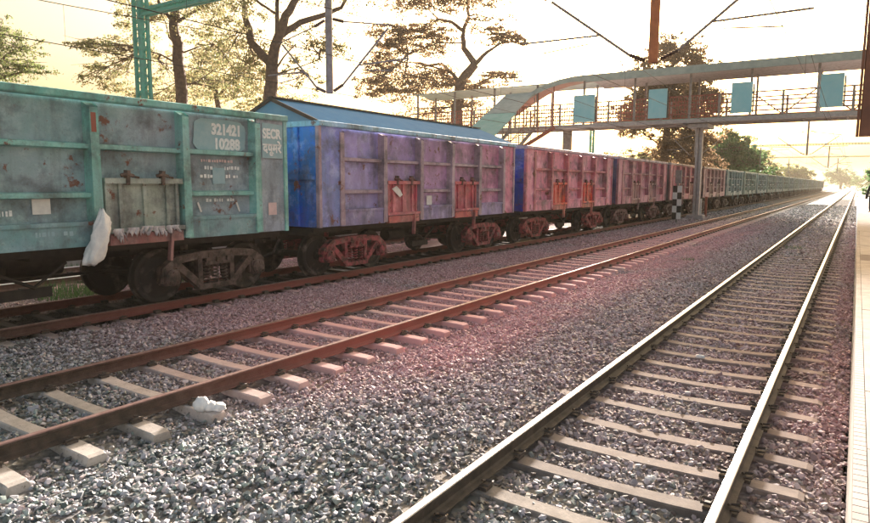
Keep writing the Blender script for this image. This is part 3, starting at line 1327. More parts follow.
# pale patch behind the running number
pm = MB()
pp = []
rr = random.Random(5)
for k in range(28):
    a = 2 * math.pi * k / 28
    cx, sx = math.cos(a), math.sin(a)
    rx = abs(cx) ** .45 * (1 if cx > 0 else -1)
    ry = abs(sx) ** .45 * (1 if sx > 0 else -1)
    pp.append((8.22 + .60 * rx * rr.uniform(.96, 1.03), 3.10 + .31 * ry * rr.uniform(.96, 1.03)))
pm.prism(pp, 0, 1.426, 1.430)
pm.build('number_patch', MT['patch'], w1)
pm = MB()
pm.prism([(9.10, 2.72), (9.66, 2.72), (9.66, 3.40), (9.12, 3.42)], 0, 1.583, 1.586)
pm.build('number_patch', MT['patch'], w1)
side_text('321421', .27, w1, 8.02, 3.13, .66, 1.435, MT['letter'], bold=.014)
side_text('10288', .27, w1, 8.10, 2.86, .58, 1.435, MT['letter'], bold=.014)
side_text('SECR', .26, w1, 9.12, 3.12, .50, 1.590, MT['letter'], bold=.012)
side_text('दपूमरे', .25, w1, 9.12, 2.84, .50, 1.590, MT['letter'], bold=.010)
def faded_rows(rows, x, mat, seed):
    """rows of faded stencil marks, no longer readable"""
    rnd2 = random.Random(seed)
    m = MB()
    for y0, y1, z, h in rows:
        y = y0
        while y < y1:
            wd = rnd2.uniform(.02, .06)
            if rnd2.random() < .8:
                m.box(x, x + .002, y, y + wd, z + rnd2.uniform(0, h * .2), z + h * rnd2.uniform(.75, 1))
            y += wd + rnd2.uniform(.012, .03)
    o = m.build('faded_lettering', mat, w1)
    o['kind'] = 'stuff'
    return o


faded_rows([(7.72, 8.5, 2.60, .06)], 1.427, MT['pinklabel'], 1)
faded_rows([(7.72, 8.0, 2.46, .08), (8.3, 8.6, 2.46, .08), (7.74, 8.0, 2.30, .08), (8.32, 8.58, 2.30, .08), (7.85, 8.5, 1.86, .07), (4.1, 4.55, 1.72, .10)], 1.427, MT['letter'], 2)
faded_rows([(4.75, 5.25, 1.40, .09)], 1.576, MT['patch'], 3)
MB().box(1.426, 1.429, 8.02, 8.30, 2.20, 2.50).build('paint_square', MT['patch'], w1)
for a, bq in ((7.66, 1.86), (8.55, 1.84)):
    MB().bar((1.434, a, bq), (1.434, a + .07, bq - .18), .012, .035).build('chalk_mark', MT['white'], w1)
MB().box(1.576, 1.580, 9.24, 9.46, 1.57, 1.82).build('paper_label', MT['pinklabel'], w1)
MB().box(1.426, 1.432, 4.80, 5.06, 1.74, 2.00).build('paper_notice', MT['white'], w1)
MB().box(1.601, 1.603, 5.66, 5.74, 3.0, 3.30).build('red_paint_mark', MT['steel_red'], w1)
w2 = wagons[1]
MB().box(1.426, 1.432, 15.15 - 10.62, 15.42 - 10.62, 1.62, 1.88).build('paper_notice', MT['white'], w2)
MB().prism([(2.75, 2.08), (2.95, 2.16), (3.12, 2.05), (3.22, 1.92), (3.1, 1.86)], 0, 1.545, 1.549).build('torn_paper', MT['white'], w2)


def rag(name, pts, r, mat, parent=None, seed=0):
    """a crumpled sheet or bag: a tube of varying radius, dented"""
    rnd = random.Random(seed)
    m = MB()
    vs, fs = [], []
    n = 14
    for i, (p, q) in enumerate(zip(pts, r)):
        for k in range(n):
            a = 2 * math.pi * k / n
            j = rnd.uniform(.62, 1.22)
            vs.append((p[0] + q[0] * math.cos(a) * j, p[1] + q[1] * math.sin(a) * j, p[2] + rnd.uniform(-.015, .015)))
    for i in range(len(pts) - 1):
        for k in range(n):
            fs.append((i * n + k, i * n + (k + 1) % n, (i + 1) * n + (k + 1) % n, (i + 1) * n + k))
    fs.append(tuple(range(n)))
    fs.append(tuple((len(pts) - 1) * n + k for k in range(n)))
    m.add(vs, fs)
    return m.build(name, mat, parent)


# big white sack hanging at the first door of the lettered wagon
def sack_mesh():
    m = MB()
    st = [(1.80, 5.62, .012, .025), (1.74, 5.63, .03, .05), (1.67, 5.63, .05, .085), (1.58, 5.62, .07, .115), (1.48, 5.60, .085, .135), (1.38, 5.57, .09, .145), (1.28, 5.54, .095, .14),
          (1.18, 5.50, .095, .14), (1.09, 5.46, .09, .135), (1.02, 5.43, .085, .13), (.965, 5.41, .07, .115), (.94, 5.42, .04, .06)]
    n = 36
    rnd = random.Random(12)
    vs, fs = [], []
    for i, (z, y, rx, ry) in enumerate(st):
        for k in range(n):
            a = 2 * math.pi * k / n
            fold = 1 + .16 * math.sin(4 * a + z * 9) + .12 * math.sin(9 * a - z * 14) + rnd.uniform(-.07, .07)
            vs.append((X0 + rx * math.cos(a) * fold, y + ry * math.sin(a) * fold, z + .02 * math.sin(3 * a + i)))
    for i in range(len(st) - 1):
        for k in range(n):
            fs.append((i * n + k, i * n + (k + 1) % n, (i + 1) * n + (k + 1) % n, (i + 1) * n + k))
    fs.append(tuple(range(n)))
    fs.append(tuple((len(st) - 1) * n + k for k in range(n)))
    return m.add(vs, fs)


X0 = T3 + 1.68
o = sack_mesh().build('white_sack', MT['bag'], None, smooth=True)
tag(o, 'white plastic sack hanging from the side of the teal wagon', 'sack')


def rag_sheet(ya, yb, ztop, drop, seed):
    """a torn sheet caught over the bar, hanging in folds with a ragged hem"""
    rnd = random.Random(seed)
    nu, nv = 14, 7
    vs, fs = [], []
    ph = rnd.uniform(0, 6)
    hem = [drop * rnd.uniform(.35, 1.0) for _ in range(nu + 1)]
    for iv in range(nv + 1):
        v = iv / nv
        for iu in range(nu + 1):
            u = iu / nu
            y = ya + (yb - ya) * u + .02 * math.sin(v * 5 + ph)
            z = ztop - hem[iu] * v
            x = T3 + 1.615 + .022 * math.sin(u * 15 + ph + v * 2) * (.4 + v) + rnd.uniform(-.006, .006)
            vs.append((x, y, z))
    for iv in range(nv):
        for iu in range(nu):
            a = iv * (nu + 1) + iu
            fs.append((a, a + 1, a + nu + 2, a + nu + 1))
    o = MB().add(vs, fs).build('rag', MT['rag'], None, smooth=True)
    md = o.modifiers.new('thick', 'SOLIDIFY')
    md.thickness = .006
    return o


for k, (ya, yb, zt, dr) in enumerate([(5.84, 6.02, 1.47, .24), (6.05, 6.26, 1.48, .19), (6.30, 6.52, 1.49, .17), (6.56, 6.76, 1.48, .20), (6.80, 7.04, 1.48, .15)]):
    o = rag_sheet(ya, yb, zt, dr, 30 + k)
    tag(o, ['whitish torn rag nearest the white sack under the wagon door', 'second torn rag from the white sack under the door',
            'middle one of the torn rags under the wagon door', 'fourth torn rag from the white sack, under the door',
            'torn rag farthest from the white sack, beside the red strap'][k], 'rag', 'torn rags caught under the wagon door')


def lump(name, c, r, mat, seed, n=4):
    bm = bmesh.new()
    rnd = random.Random(seed)
    for q in range(n):
        cc = Vector((rnd.uniform(-.5, .5) * r[0], rnd.uniform(-.5, .5) * r[1], rnd.uniform(0, .35) * r[2]))
        t = bmesh.ops.create_icosphere(bm, subdivisions=3, radius=1)
        for v in t['verts']:
            d = v.co.copy()
            k = 1 + .16 * math.sin(d.x * 7 + q) * math.cos(d.y * 6 + q * 2) + .10 * math.sin(d.z * 13 + d.x * 9 + seed)
            v.co = Vector((d.x * r[0] * .55 * k, d.y * r[1] * .55 * k, max(d.z * r[2] * .6 * k, -r[2] * .35))) + cc
    me = bpy.data.meshes.new(name)
    bm.to_mesh(me)
    bm.free()
    me.materials.append(mat)
    return place(name, me, None, c)


def bag_mesh():
    bm = bmesh.new()
    for cx, cy, cz, r, sd in ((-.075, -.02, .07, (.085, .07, .085), 1), (.0, .01, .045, (.08, .08, .055), 2), (.075, .03, .03, (.09, .075, .05), 3), (-.03, .05, .03, (.07, .06, .05), 4)):
        t = bmesh.ops.create_icosphere(bm, subdivisions=3, radius=1)
        for v in t['verts']:
            d = v.co.copy()
            k = 1 + .13 * math.sin(d.x * 6 + sd * 2) * math.cos(d.y * 5 + sd) + .07 * math.sin(d.z * 11 + d.x * 8 + sd) + .05 * math.sin(d.y * 17 + d.z * 9)
            v.co = Vector((cx + d.x * r[0] * k, cy + d.y * r[1] * k, max(cz + d.z * r[2] * k, 0)))
    me = bpy.data.meshes.new('plastic_bag')
    bm.to_mesh(me)
    bm.free()
    me.materials.append(MT['bag'])
    return me


bgm = bag_mesh()
bgm.polygons.foreach_set('use_smooth', [True] * len(bgm.polygons))
tag(place('plastic_bag', bgm, None, (-5.62, PH2 + 3 * .65 - .02, -.187), rz=.5), 'crumpled white plastic bag lying on a sleeper end', 'plastic bag')
tag(lump('paper_scrap', (-1.72, 9.45, -.20), (.09, .07, .05), MT['bag'], 5, 2), 'small white scrap between sleepers farther along the near track', 'litter', 'white scraps on the near track')
tag(lump('paper_scrap', (-1.27, 5.25, -.20), (.05, .05, .035), MT['bag'], 6, 2), 'tiny white scrap between the nearest sleepers', 'litter', 'white scraps on the near track')

# ------------------------------------------------------------------ blue roofed shed behind the train
sh = empty('platform_shed', (-20, 18.5, .86), 'long shed with blue corrugated gable roof behind the wagons', 'shed')
SL = 17.0
HR, HE, HWD = 4.72, 3.55, 3.0


def corrugated(s):
    m = MB()
    n = int(SL / .09)
    vs, fs = [], []
    for i in range(n + 1):
        y = SL * i / n
        dz = .022 * (1 if i % 2 else -1)
        vs += [(0.0 + s * .02, y, HR + dz), (s * HWD, y, HE + dz)]
    for i in range(n):
        fs.append((2 * i, 2 * i + 1, 2 * i + 3, 2 * i + 2))
    m.add(vs, fs)
    return m


for s in (1, -1):
    o = corrugated(s).build('roof_sheet', MT['blue_roof'], sh, fix=False)
    md = o.modifiers.new('thick', 'SOLIDIFY')
    md.thickness = .03
MB().bar((0, -.05, HR + .05), (0, SL, HR + .05), .36, .05).build('ridge_cap', MT['blackpaint'], sh)
for s in (-1, 1):
    MB().bar((s * HWD, -.03, HE - .03), (0, -.03, HR - .02), .05, .14).build('barge_board', MT['blackpaint'], sh)
m = MB()
m.add([(-HWD + .1, .06, HE - .05), (HWD - .1, .06, HE - .05), (0, .06, HR - .08), (-HWD + .1, .02, HE - .05), (HWD - .1, .02, HE - .05), (0, .02, HR - .08)],
      [(0, 1, 2), (5, 4, 3), (0, 3, 4, 1), (1, 4, 5, 2), (2, 5, 3, 0)])
m.build('gable_sheet', MT['blue_roof'], sh)
for y in np.arange(.3, SL, 4.1):
    for x in (-2.6, 2.6):
        MB().box(x - .08, x + .08, y - .08, y + .08, 0, HE + .12).build('post', MT['steel_grey'], sh)
MB().box(-2.5, 2.5, 1.0, SL - 1, 0, 2.7).build('wall', MT['white'], sh)

# ------------------------------------------------------------------ footbridge
fb = empty('footbridge', (0, 46.5, 0), 'covered steel footbridge with blue boards crossing over all tracks', 'footbridge')
DZ = 6.43
XL, XR = -33.0, 5.5
m = MB().box(XL, XR, 0, 3.0, DZ + .10, DZ + .20)
for y in (.0, 2.9):
    m.box(XL, XR, y - .06, y + .10, DZ - .06, DZ + .10)
m.build('deck', MT['steel_pale'], fb)
m = MB()
for x in np.arange(XL + 1, XR, 2.4):
    m.box(x - .05, x + .05, .1, 2.84, DZ - .06, DZ + .10)
m.build('deck_beams', MT['steel_grey'], fb)
# roof: shallow arch section
ra = []
for k in range(9):
    t = -1 + 2 * k / 8
    ra.append((1.45 + t * 2.0, 10.22 - .22 * t * t))
poly = ra + [(p[0], p[1] - .06) for p in reversed(ra)]
MB().prism(poly, 0, -17.0, XR).build('roof', MT['roof_sheet'], fb)
MB().prism([(p[0], p[1] - .30) for p in poly], 0, XL, -17.02).build('roof', MT['roof_sheet'], fb)
m = MB()
poly2 = [(p[0] * .985 + .022, p[1] - .40) for p in ra] + [(p[0] * .985 + .022, p[1] - .46) for p in reversed(ra)]
m.prism(poly2, 0, -16.98, XR - .05)
m.build('ceiling_lining', MT['steel_grey'], fb)
m = MB().box(-17, XR, -.64, -.56, 9.55, 10.06)
m.build('fascia', MT['roof_sheet'], fb)
pillar = MB()
for x in (-9.47, -9.23):
    pillar.box(x - .08, x + .08, 1.0, 1.4, -.4, DZ - .14)
pillar.box(-9.45, -9.25, 1.15, 1.22, -.4, DZ - .2)
pillar.box(-9.9, -8.8, .8, 1.6, -.5, .12)
pillar.box(-10.0, -8.7, .3, 2.6, DZ - .36, DZ - .125)
pillar.build('pillar', MT['steel_pale'], fb)
for xp in (-19.0, 2.6, -31):
    MB().box(xp - .3, xp + .3, 1.0, 1.4, -.5, DZ - .14).build('pillar', MT['steel_grey'], fb)
posts = np.arange(-32.2, 5.4, 1.86)
for x in posts:
    for y in (.03, 2.86):
        tall = int(round((x + 32.2) / 1.86)) % 2 == 0
        MB().box(x - .07, x + .07, y - .06, y + .06, DZ + .20, (9.75 if tall else DZ + 1.75)).build('railing_post', MT['steel_grey'], fb)
for zz in (DZ + .55, DZ + 1.15, DZ + 1.72):
    for y in (.03, 2.86):
        MB().box(XL, XR, y - .035, y + .035, zz - .045, zz + .045).build('hand_rail', MT['steel_red'], fb)
for i, x in enumerate(posts[:-1]):
    q = MB()
    if x > -9.6:
        a, bb = (DZ + .3, DZ + 1.7) if i % 2 else (DZ + 1.7, DZ + .3)
        q.bar((x + .05, .03, a), (x + 1.81, .03, bb), .08, .08)
        q.build('brace', MT['steel_red'], fb)
    else:
        for kx in np.arange(x + .18, x + 1.75, .19):
            q.box(kx - .028, kx + .028, .012, .048, DZ + .28, DZ + 1.70)
        for ax in (0, .62, 1.24):
            q.bar((x + ax, .06, DZ + .3), (x + ax + .62, .06, DZ + 1.7), .04, .04)
        q.build('railing_infill', MT['steel_red'], fb)
for x0, x1, z0, z1 in ((-18.05, -16.45, 6.75, 8.72), (-12.6, -11.35, 6.78, 8.75), (-7.3, -6.05, 6.85, 8.80), (-2.32, -1.10, 6.95, 8.92)):
    o = MB().box(x0, x1, -.12, -.075, z0, z1).build('hoarding_board', MT['board'], fb)
    MB().box(x1 + .01, x1 + .10, -.10, -.03, z0, z1 - .15).build('board_frame', MT['blackpaint'], o)
    MB().box(x0 + .15, x1 - .15, -.075, -.01, z0 + .9, z0 + .96).build('board_bracket', MT['steel_grey'], o)

# stairs coming down from the footbridge to the island platform, towards the camera
stt = empty('covered_stairs', (-22, 46.4, 0), 'covered stairs with sloping teal sheet roof descending from the footbridge', 'stairs')
# canopy sheet sloping down towards -Y
SLP = (9.40 - 5.55) / 7.0


def canopy(x0, x1, y0, y1, z0, mat, th=.08):
    m = MB()
    z1 = z0 - SLP * (y0 - y1)
    m.add([(x0, y0, z0), (x1, y0, z0), (x1, y1, z1), (x0, y1, z1), (x0, y0, z0 - th), (x1, y0, z0 - th), (x1, y1, z1 - th), (x0, y1, z1 - th)],
          [(0, 1, 2, 3), (7, 6, 5, 4), (0, 4, 5, 1), (1, 5, 6, 2), (2, 6, 7, 3), (3, 7, 4, 0)])
    return m


canopy(-1.3, 1.1, -.7, -3.9, 9.10, MT['teal_sheet']).build('roof_sheet', MT['roof_sheet'], stt)
canopy(-1.4, 1.2, -3.95, -8.2, 7.28, MT['teal_sheet']).build('roof_sheet', MT['teal_sheet'], stt)
n = 22
m = MB()
for k in range(n):
    y = -.3 - k * .33
    z = DZ + .2 - (k + 1) * .19
    m.box(-1.0, .8, y - .34, y, z - .05, z)
tag(m.build('treads', MT['steel_grey'], stt), kind='stuff')
for x in (-1.1, .9):
    MB().bar((x, -.2, DZ), (x, -.2 - n * .33, DZ - n * .19), .08, .28).build('stringer', MT['steel_grey'], stt)
    MB().bar((x, -.2, DZ + 1.1), (x, -.2 - n * .33, DZ + 1.1 - n * .19), .05, .05).build('hand_rail', MT['steel_red'], stt)
    for k in range(0, n + 1, 4):
        y = -.25 - k * .33
        MB().box(x - .03, x + .03, y - .03, y + .03, DZ - k * .19, DZ + 2.35 - k * .19).build('roof_post', MT['steel_grey'], stt)
# side flight with the roof that bends down
curve = [(-17.0, 10.06), (-18.0, 10.02), (-19.0, 9.90), (-20.0, 9.66), (-20.9, 9.32), (-21.8, 8.85), (-22.7, 8.36), (-23.6, 7.85)]
cp = [(x + 22, z) for x, z in curve]
poly = cp + [(x, z - .07) for x, z in reversed(cp)]
MB().prism(poly, 1, -.46, 1.7).build('bent_roof', MT['roof_sheet'], stt)
poly = [(x, z - .16) for x, z in cp] + [(x, z - .20) for x, z in reversed(cp)]
MB().prism(poly, 1, -.45, 1.68).build('bent_lining', MT['soffit'], stt)
poly = [(x, z + .01) for x, z in cp] + [(x, z - .36) for x, z in reversed(cp)]
MB().prism(poly, 1, -.54, -.47).build('fascia', MT['roof_sheet'], stt)
MB().bar((2.6, -.30, DZ - .0), (-1.5, -.30, DZ - 2.2), .08, .28).build('stringer', MT['steel_red'], stt)
MB().bar((2.6, -.30, DZ + 1.1), (-1.5, -.30, DZ - 1.1), .05, .05).build('hand_rail', MT['steel_red'], stt)
for k in range(7):
    x = 2.5 - k * .62
    MB().bar((x, -.30, DZ - k * .333), (x, -.30, DZ + 1.1 - k * .333), .04, .04).build('baluster', MT['steel_red'], stt)
    if k % 2 == 0:
        zt = np.interp(x, [p[0] for p in reversed(cp)], [p[1] for p in reversed(cp)])
        MB().bar((x, -.36, DZ - k * .333), (x, -.36, zt - .13), .06, .06).build('roof_post', MT['steel_red'], stt)

# ------------------------------------------------------------------ posts by the track
ck = empty('checkered_marker', (-9.45, 42.3, -.2), 'black and white checkered marker board on a post beside the train', 'track marker')
MB().box(-.06, .06, .02, .12, -.2, 3.3).build('post', MT['steel_grey'], ck)
MB().box(-.16, .20, -.01, .17, 2.5, 3.32).build('post_box', MT['steel_grey'], ck)
for r in range(5):
    for c in range(2):
        o = MB().box(-.27 + c * .27 + .002, c * .27 - .002, -.03, .015, .25 + r * .42, .25 + (r + 1) * .42 - .003).build(
            'square', MT['white'] if (r + c) % 2 else MT['blackpaint'], ck)
mp = empty('marker_post', (-9.35, 50.2, -.2), 'pair of short pale posts just past the footbridge pillar', 'post')
MB().box(-.26, -.12, -.06, .06, -.2, 1.4, ch=.02).build('post', MT['white'], mp)
MB().box(.10, .26, -.06, .06, -.2, 1.55, ch=.02).build('post', MT['steel_red'], mp)

# ------------------------------------------------------------------ overhead line portals
def insulator(m, p, q, r=.058):
    p, q = Vector(p), Vector(q)
    n = 13
    pts = [p.lerp(q, i / (n - 1)) for i in range(n)]
    m.tube(pts, [r if i % 2 else r * .55 for i in range(n)], 10)
    return m


def lattice(m, p, q, wdt, n, axis_u, axis_v, t=.06):
    """four angle legs with zig-zag lacing between p and q"""
    p, q = Vector(p), Vector(q)
    au, av = Vector(axis_u) * wdt / 2, Vector(axis_v) * wdt / 2
    cs = [au + av, au - av, -au - av, -au + av]
    for c in cs:
        m.bar(p + c, q + c, t * 1.5, t * 1.5)
    for i in range(n):
        a, b = p.lerp(q, i / n), p.lerp(q, (i + 1) / n)
        for k in range(4):
            c, d = cs[k], cs[(k + 1) % 4]
            if (i + k) % 2: c, d = d, c
            m.bar(a + c, b + d, t * .35, t * .55)
    return m


def portal(y, cols, drops, label, zb=8.75, det=True):
    root = empty('overhead_portal', (0, y, 0), label, 'overhead portal', 'overhead line portals spanning the tracks')
    for x in cols:
        lattice(MB(), (x, 0, -.6), (x, 0, zb + .9), .34, 30, (1, 0, 0), (0, 1, 0), .075).build('column', MT['steel_teal'], root)
    x0, x1 = cols
    lattice(MB(), (x0 + .2, 0, zb), (x1 - .2, 0, zb), .19, 70, (0, 1, 0), (0, 0, 1), .065).build('beam', MT['steel_teal'], root)
    for xd, sides in drops:
        if det:
            MB().tube([(xd, 0, zb - .28), (xd, 0, 5.02)], .115, 12).build('drop_arm', MT['steel_flare'] if xd > -9 else MT['steel_grey'], root)
        else:
            MB().tube([(xd, 0, zb - .28), (xd, 0, 5.0)], .09, 8).build('drop_arm', MT['steel_grey'], root)
        for s, xt in sides:
            reach = xt - xd
            insulator(MB(), (xd + s * .18, 0, 5.08), (xd + s * .55, 0, 5.24)).build('insulator', MT['insul'], root)
            insulator(MB(), (xd + s * .18, 0, 7.25), (xd + s * .60, 0, 7.12)).build('insulator', MT['insul'], root)
            e1 = (xd + reach * .93, 0, 6.72)
            MB().tube([(xd + s * .55, 0, 5.24), e1], .035, 6).build('bracket_tube', MT['steel_grey'], root)
            MB().tube([(xd + s * .60, 0, 7.12), (xd + reach * 1.0, 0, 6.78)], .022, 6).build('stay_tube', MT['steel_grey'], root)
            f = .42
            pz = 5.24 + (6.72 - 5.24) * .36
            px_ = xd + s * .55 + (reach * .93 - s * .55) * .36
            m = MB().tube([(px_, 0, pz), (xt + s * .55, 0, pz + .02)], .026, 6)
            m.tube([(px_ + s * .25, 0, pz - .02), (px_ + s * .25, 0, pz - .17), (xt + s * .02, 0, 5.50)], .018, 5)
            m.build('register_arm', MT['steel_grey'], root)
    return root


portal(15.5, (-23.9, 3.2), [(-14.1, ((1, T3), (-1, T4))), (-4.15, ((1, T1), (-1, T2)))], 'nearest overhead line portal with green lattice column behind the teal wagon')
portal(70.0, (-25, 4.2), [(-14.1, ((1, T3), (-1, T4))), (-4.2, ((1, T1), (-1, T2)))], 'overhead line portal seen beyond the footbridge', det=False)
portal(122.0, (-25, 4.2), [(-14.1, ((1, T3), (-1, T4))), (-4.2, ((1, T1), (-1, T2)))], 'hazy overhead line portal, second one beyond the footbridge', det=False)
portal(176.0, (-25, 4.2), [(-14.1, ((1, T3), (-1, T4))), (-4.2, ((1, T1), (-1, T2)))], 'faint overhead line portal farthest down the tracks', det=False)

for xt, lab in ((T1, 'overhead wires above the track beside the platform'), (T2, 'overhead wires above the middle rusty track'),
                (T3, 'overhead wires above the freight wagons'), (T4, 'overhead wires above the empty track behind the wagons')):
    ow = empty('overhead_wire', (xt, 0, 0), lab, 'overhead wire', 'overhead wires along the tracks')
    sup = [-40, 15.5, 70, 122, 176, 230]
    MB().tube([(0, y, 5.5) for y in sup], .011, 4).build('contact_wire', MT['wire'], ow)
    cat, dr = [], MB()
    for a, bq in zip(sup[:-1], sup[1:]):
        for k in range(8):
            t = k / 8
            z = 6.78 - 4 * .75 * t * (1 - t)
            y = a + (bq - a) * t
            cat.append((0, y, z))
            if k % 2:
                dr.tube([(0, y, 5.5), (0, y, z)], .005, 3)
    MB().tube(cat, .010, 4).build('catenary_wire', MT['wire'], ow)
    dr.build('dropper', MT['wire'], ow)

# ------------------------------------------------------------------ trees
RTV = Vector((math.cos(YAW), math.sin(YAW), 0))
FWV = Vector((-math.sin(YAW), math.cos(YAW), 0))


def leaves(name, pads, leaf, mat, parent, seed, dens=3.5):
    """pads: (u, d, z, ru, rd, rz, n): clumps of leaf-sized quads, gaps between them"""
    rng = np.random.default_rng(seed)
    P, S = [], []
    for u, d, z, ru, rd, rz, n in pads:
        n = int(n * dens)
        # many small sprays give light and dark masses with gaps
        nc = max(6, int(n / 42))
        cu = rng.normal(0, 1, (nc, 3))
        cu /= np.linalg.norm(cu, axis=1, keepdims=True)
        cu *= rng.random((nc, 1)) ** .5
        idx = rng.integers(0, nc, n)
        q = cu[idx] * 1.05 + rng.normal(0, 1, (n, 3)) * np.array([.13, .13, .10]) * rng.uniform(.5, 1.3, nc)[idx][:, None]
        rz = rz * 1.45
        p = np.stack([u + q[:, 0] * ru, d + q[:, 1] * rd, z + q[:, 2] * rz], 1)
        P.append(p)
        S.append(leaf * rng.uniform(.55, 1.3, n))
    P, S = np.concatenate(P), np.concatenate(S)
    n = len(P)
    ax = rng.normal(0, 1, (n, 3))
    ax /= np.linalg.norm(ax, axis=1, keepdims=True)
    nb = rng.normal(0, 1, (n, 3))
    bx = np.cross(ax, nb)
    bx /= np.linalg.norm(bx, axis=1, keepdims=True)
    W = np.stack([P[:, 0:1] * np.array(RTV)[None] + P[:, 1:2] * np.array(FWV)[None]], 0)[0]
    W[:, 2] = P[:, 2]
    a, b = ax * S[:, None] * .5, bx * S[:, None] * .28
    V = np.stack([W - a, W + b - a * .1, W + a, W - b - a * .1], 1).reshape(-1, 3)
    Q = np.arange(4 * n).reshape(-1, 4)
    o = place(name, np_mesh(name, V, Q, mat), parent)
    return o


def tree(loc, limbs, pads, leaf, mat, label, group, seed=0, name='tree', dmul=1.0):
    root = empty(name, loc, label, 'tree', group)
    W3 = lambda p: RTV * p[0] + FWV * p[1] + Vector((0, 0, p[2]))
    m = MB()
    rnd = random.Random(seed)
    for pts, r0, r1 in limbs:
        # subdivide and roughen
        q = []
        for i in range(len(pts) - 1):
            a, b = Vector(pts[i]), Vector(pts[i + 1])
            for k in range(3):
                v = a.lerp(b, k / 3)
                if 0 < i + k:
                    v += Vector((rnd.uniform(-1, 1), rnd.uniform(-1, 1), rnd.uniform(-.6, .6))) * r0 * .22
                q.append(v)
        q.append(Vector(pts[-1]))
        k = len(q)
        m.tube([W3(v) for v in q], [r0 + (r1 - r0) * i / (k - 1) for i in range(k)], 8)
    m.build('trunk', MT['bark'], root, smooth=True)
    # twigs from limb ends into the pads
    tw = MB()
    ends = [Vector(p) for l in limbs for p in l[0][1:]]
    for (u, d, z, ru, rd, rz, n) in pads:
        c = Vector((u, d, z))
        e = min(ends, key=lambda v: (v - c).length)
        if (e - c).length < 14:
            lm = [e.lerp(c, k / 3) + Vector((rnd.uniform(-.25, .25), rnd.uniform(-.25, .25), rnd.uniform(-.1, .35))) * (1 if 0 < k else 0) for k in range(4)]
            tw.tube([W3(v) for v in lm], [.07 * dmul, .055 * dmul, .04 * dmul, .025 * dmul], 5)
            for q in range(14):
                st0 = lm[1 + q % 3]
                t = c + Vector((rnd.uniform(-.95, .95) * ru, rnd.uniform(-.9, .9) * rd, rnd.uniform(-1.0, 1.0) * rz * 1.3))
                mid = st0.lerp(t, .5) + Vector((rnd.uniform(-.3, .3), rnd.uniform(-.3, .3), rnd.uniform(-.15, .4)))
                tw.tube([W3(st0), W3(mid), W3(t)], [.03 * dmul, .02 * dmul, .007 * dmul], 4)
    if tw.v:
        tw.build('branches', MT['bark'], root)
    leaves('crown', pads, leaf * .66, mat, root, seed + 100)
    return root


def P2(s, px0, gz):
    """sketch unit helper: returns f(px, py) -> (u, z) in metres for a tree whose sketch scale is s m per unit"""
    return lambda x, y: ((x - px0) * s, gz + (185 - y) * s + CAM_H)


TG = 'trees behind the train'
# tree with thick forking limbs
s = .0623
f = lambda x, y, d=0: ((x - 270) * s, d, 2.24 + (185 - y) * s + .7)
limbs = [([f(268, 210), f(269, 130), f(270, 98), f(273, 69)], .48, .36),
         ([f(273, 69), f(250, 45, .8), f(245, 25, 1), f(240, 4, 1.2), f(232, -22, 1)], .30, .10),
         ([f(273, 69), f(281, 46, -.5), f(292, 27, -1), f(303, 11, -1.4), f(305, -18, -1.5)], .34, .15),
         ([f(280, 45, -.3), f(277, 19, .5), f(278, -8, .8), f(284, -30, 1)], .17, .08),
         ([f(284, 43, -.5), f(301, 27, .4), f(326, 16, 1), f(340, 9, 1.2), f(352, -12, 1.3)], .22, .08),
         ([f(340, 9, 1.2), f(346, 2, .6), f(345, -20, .4)], .09, .04),
         ([f(277, 19, .5), f(262, 10, .2), f(250, 0, 0), f(243, -20, 0)], .09, .04),
         ([f(276, 74), f(288, 64, -.8), f(300, 53, -1)], .07, .03),
         ([f(278, 78), f(295, 70, .8), f(316, 60, 1.4)], .06, .02)]
pads = [(*f(225, 42, 2), 2.2, 2, 1.4, 420), (*f(245, 62, 2), 1.8, 2, 1.0, 300), (*f(250, 15, -1), 2.4, 2, 1.2, 380), (*f(215, 18, -1), 2.6, 2, 1.3, 420),
        (*f(305, 45, 1.5), 1.9, 2, .9, 240), (*f(325, 48, 2), 1.8, 1.6, 1.0, 260), (*f(300, -14, 0), 4, 3, 1.4, 500), (*f(350, -16, 1), 3, 2.5, 1.3, 400),
        (*f(300, 75, 2), 1.8, 2, .8, 160), (*f(240, -20, 0), 3.5, 3, 1.5, 500)]
tree((-31.0, 28.6, -.7), limbs, pads, .26, MT['leaf_tan'], 'tall tree with thick dark forking limbs above the blue shed roof', TG, 1)
# straight trunk tree
s = .0655
f = lambda x, y, d=0: ((x - 181) * s, d, 2.24 + (185 - y) * s + .7)
limbs = [([f(183, 210), f(182, 95), f(179, 50), f(178, 25)], .42, .30), ([f(178, 25), f(180, 0, .4), f(184, -25, .6)], .29, .15),
         ([f(178, 32), f(168, 15, -.5), f(162, -5, -1)], .14, .06), ([f(179, 50), f(166, 40, 1), f(160, 22, 1.4)], .10, .04),
         ([f(181, 70), f(168, 62, -.8), f(150, 58, -1)], .07, .03), ([f(179, 30), f(196, 14, .8), f(212, 2, 1)], .12, .05),
         ([f(180, 60), f(196, 50, .8), f(210, 46, 1)], .06, .03)]
pads = [(*f(122, 55, 0), 2.6, 2, .5, 420), (*f(96, 52, 0), 1.5, 1.5, .4, 260), (*f(130, 30, 1), 1.6, 2, 1.4, 300), (*f(92, 80, 1), 1.5, 1.5, .7, 240),
        (*f(116, 78, 1), 2.4, 2, .7, 320), (*f(158, 22, 0), 1.6, 1.6, .9, 240), (*f(205, 15, 0), 1.8, 2, 1.0, 320), (*f(208, 50, 1), 1.6, 2, .8, 260),
        (*f(200, 82, 1), 2.2, 2, .7, 300), (*f(160, 75, 1), 1.4, 2, 1.0, 200), (*f(235, 78, 2), 2.2, 2, .9, 380), (*f(150, 5, 0), 2.2, 2, .9, 300),
        (*f(185, -20, 0), 4, 3, 1.2, 500)]
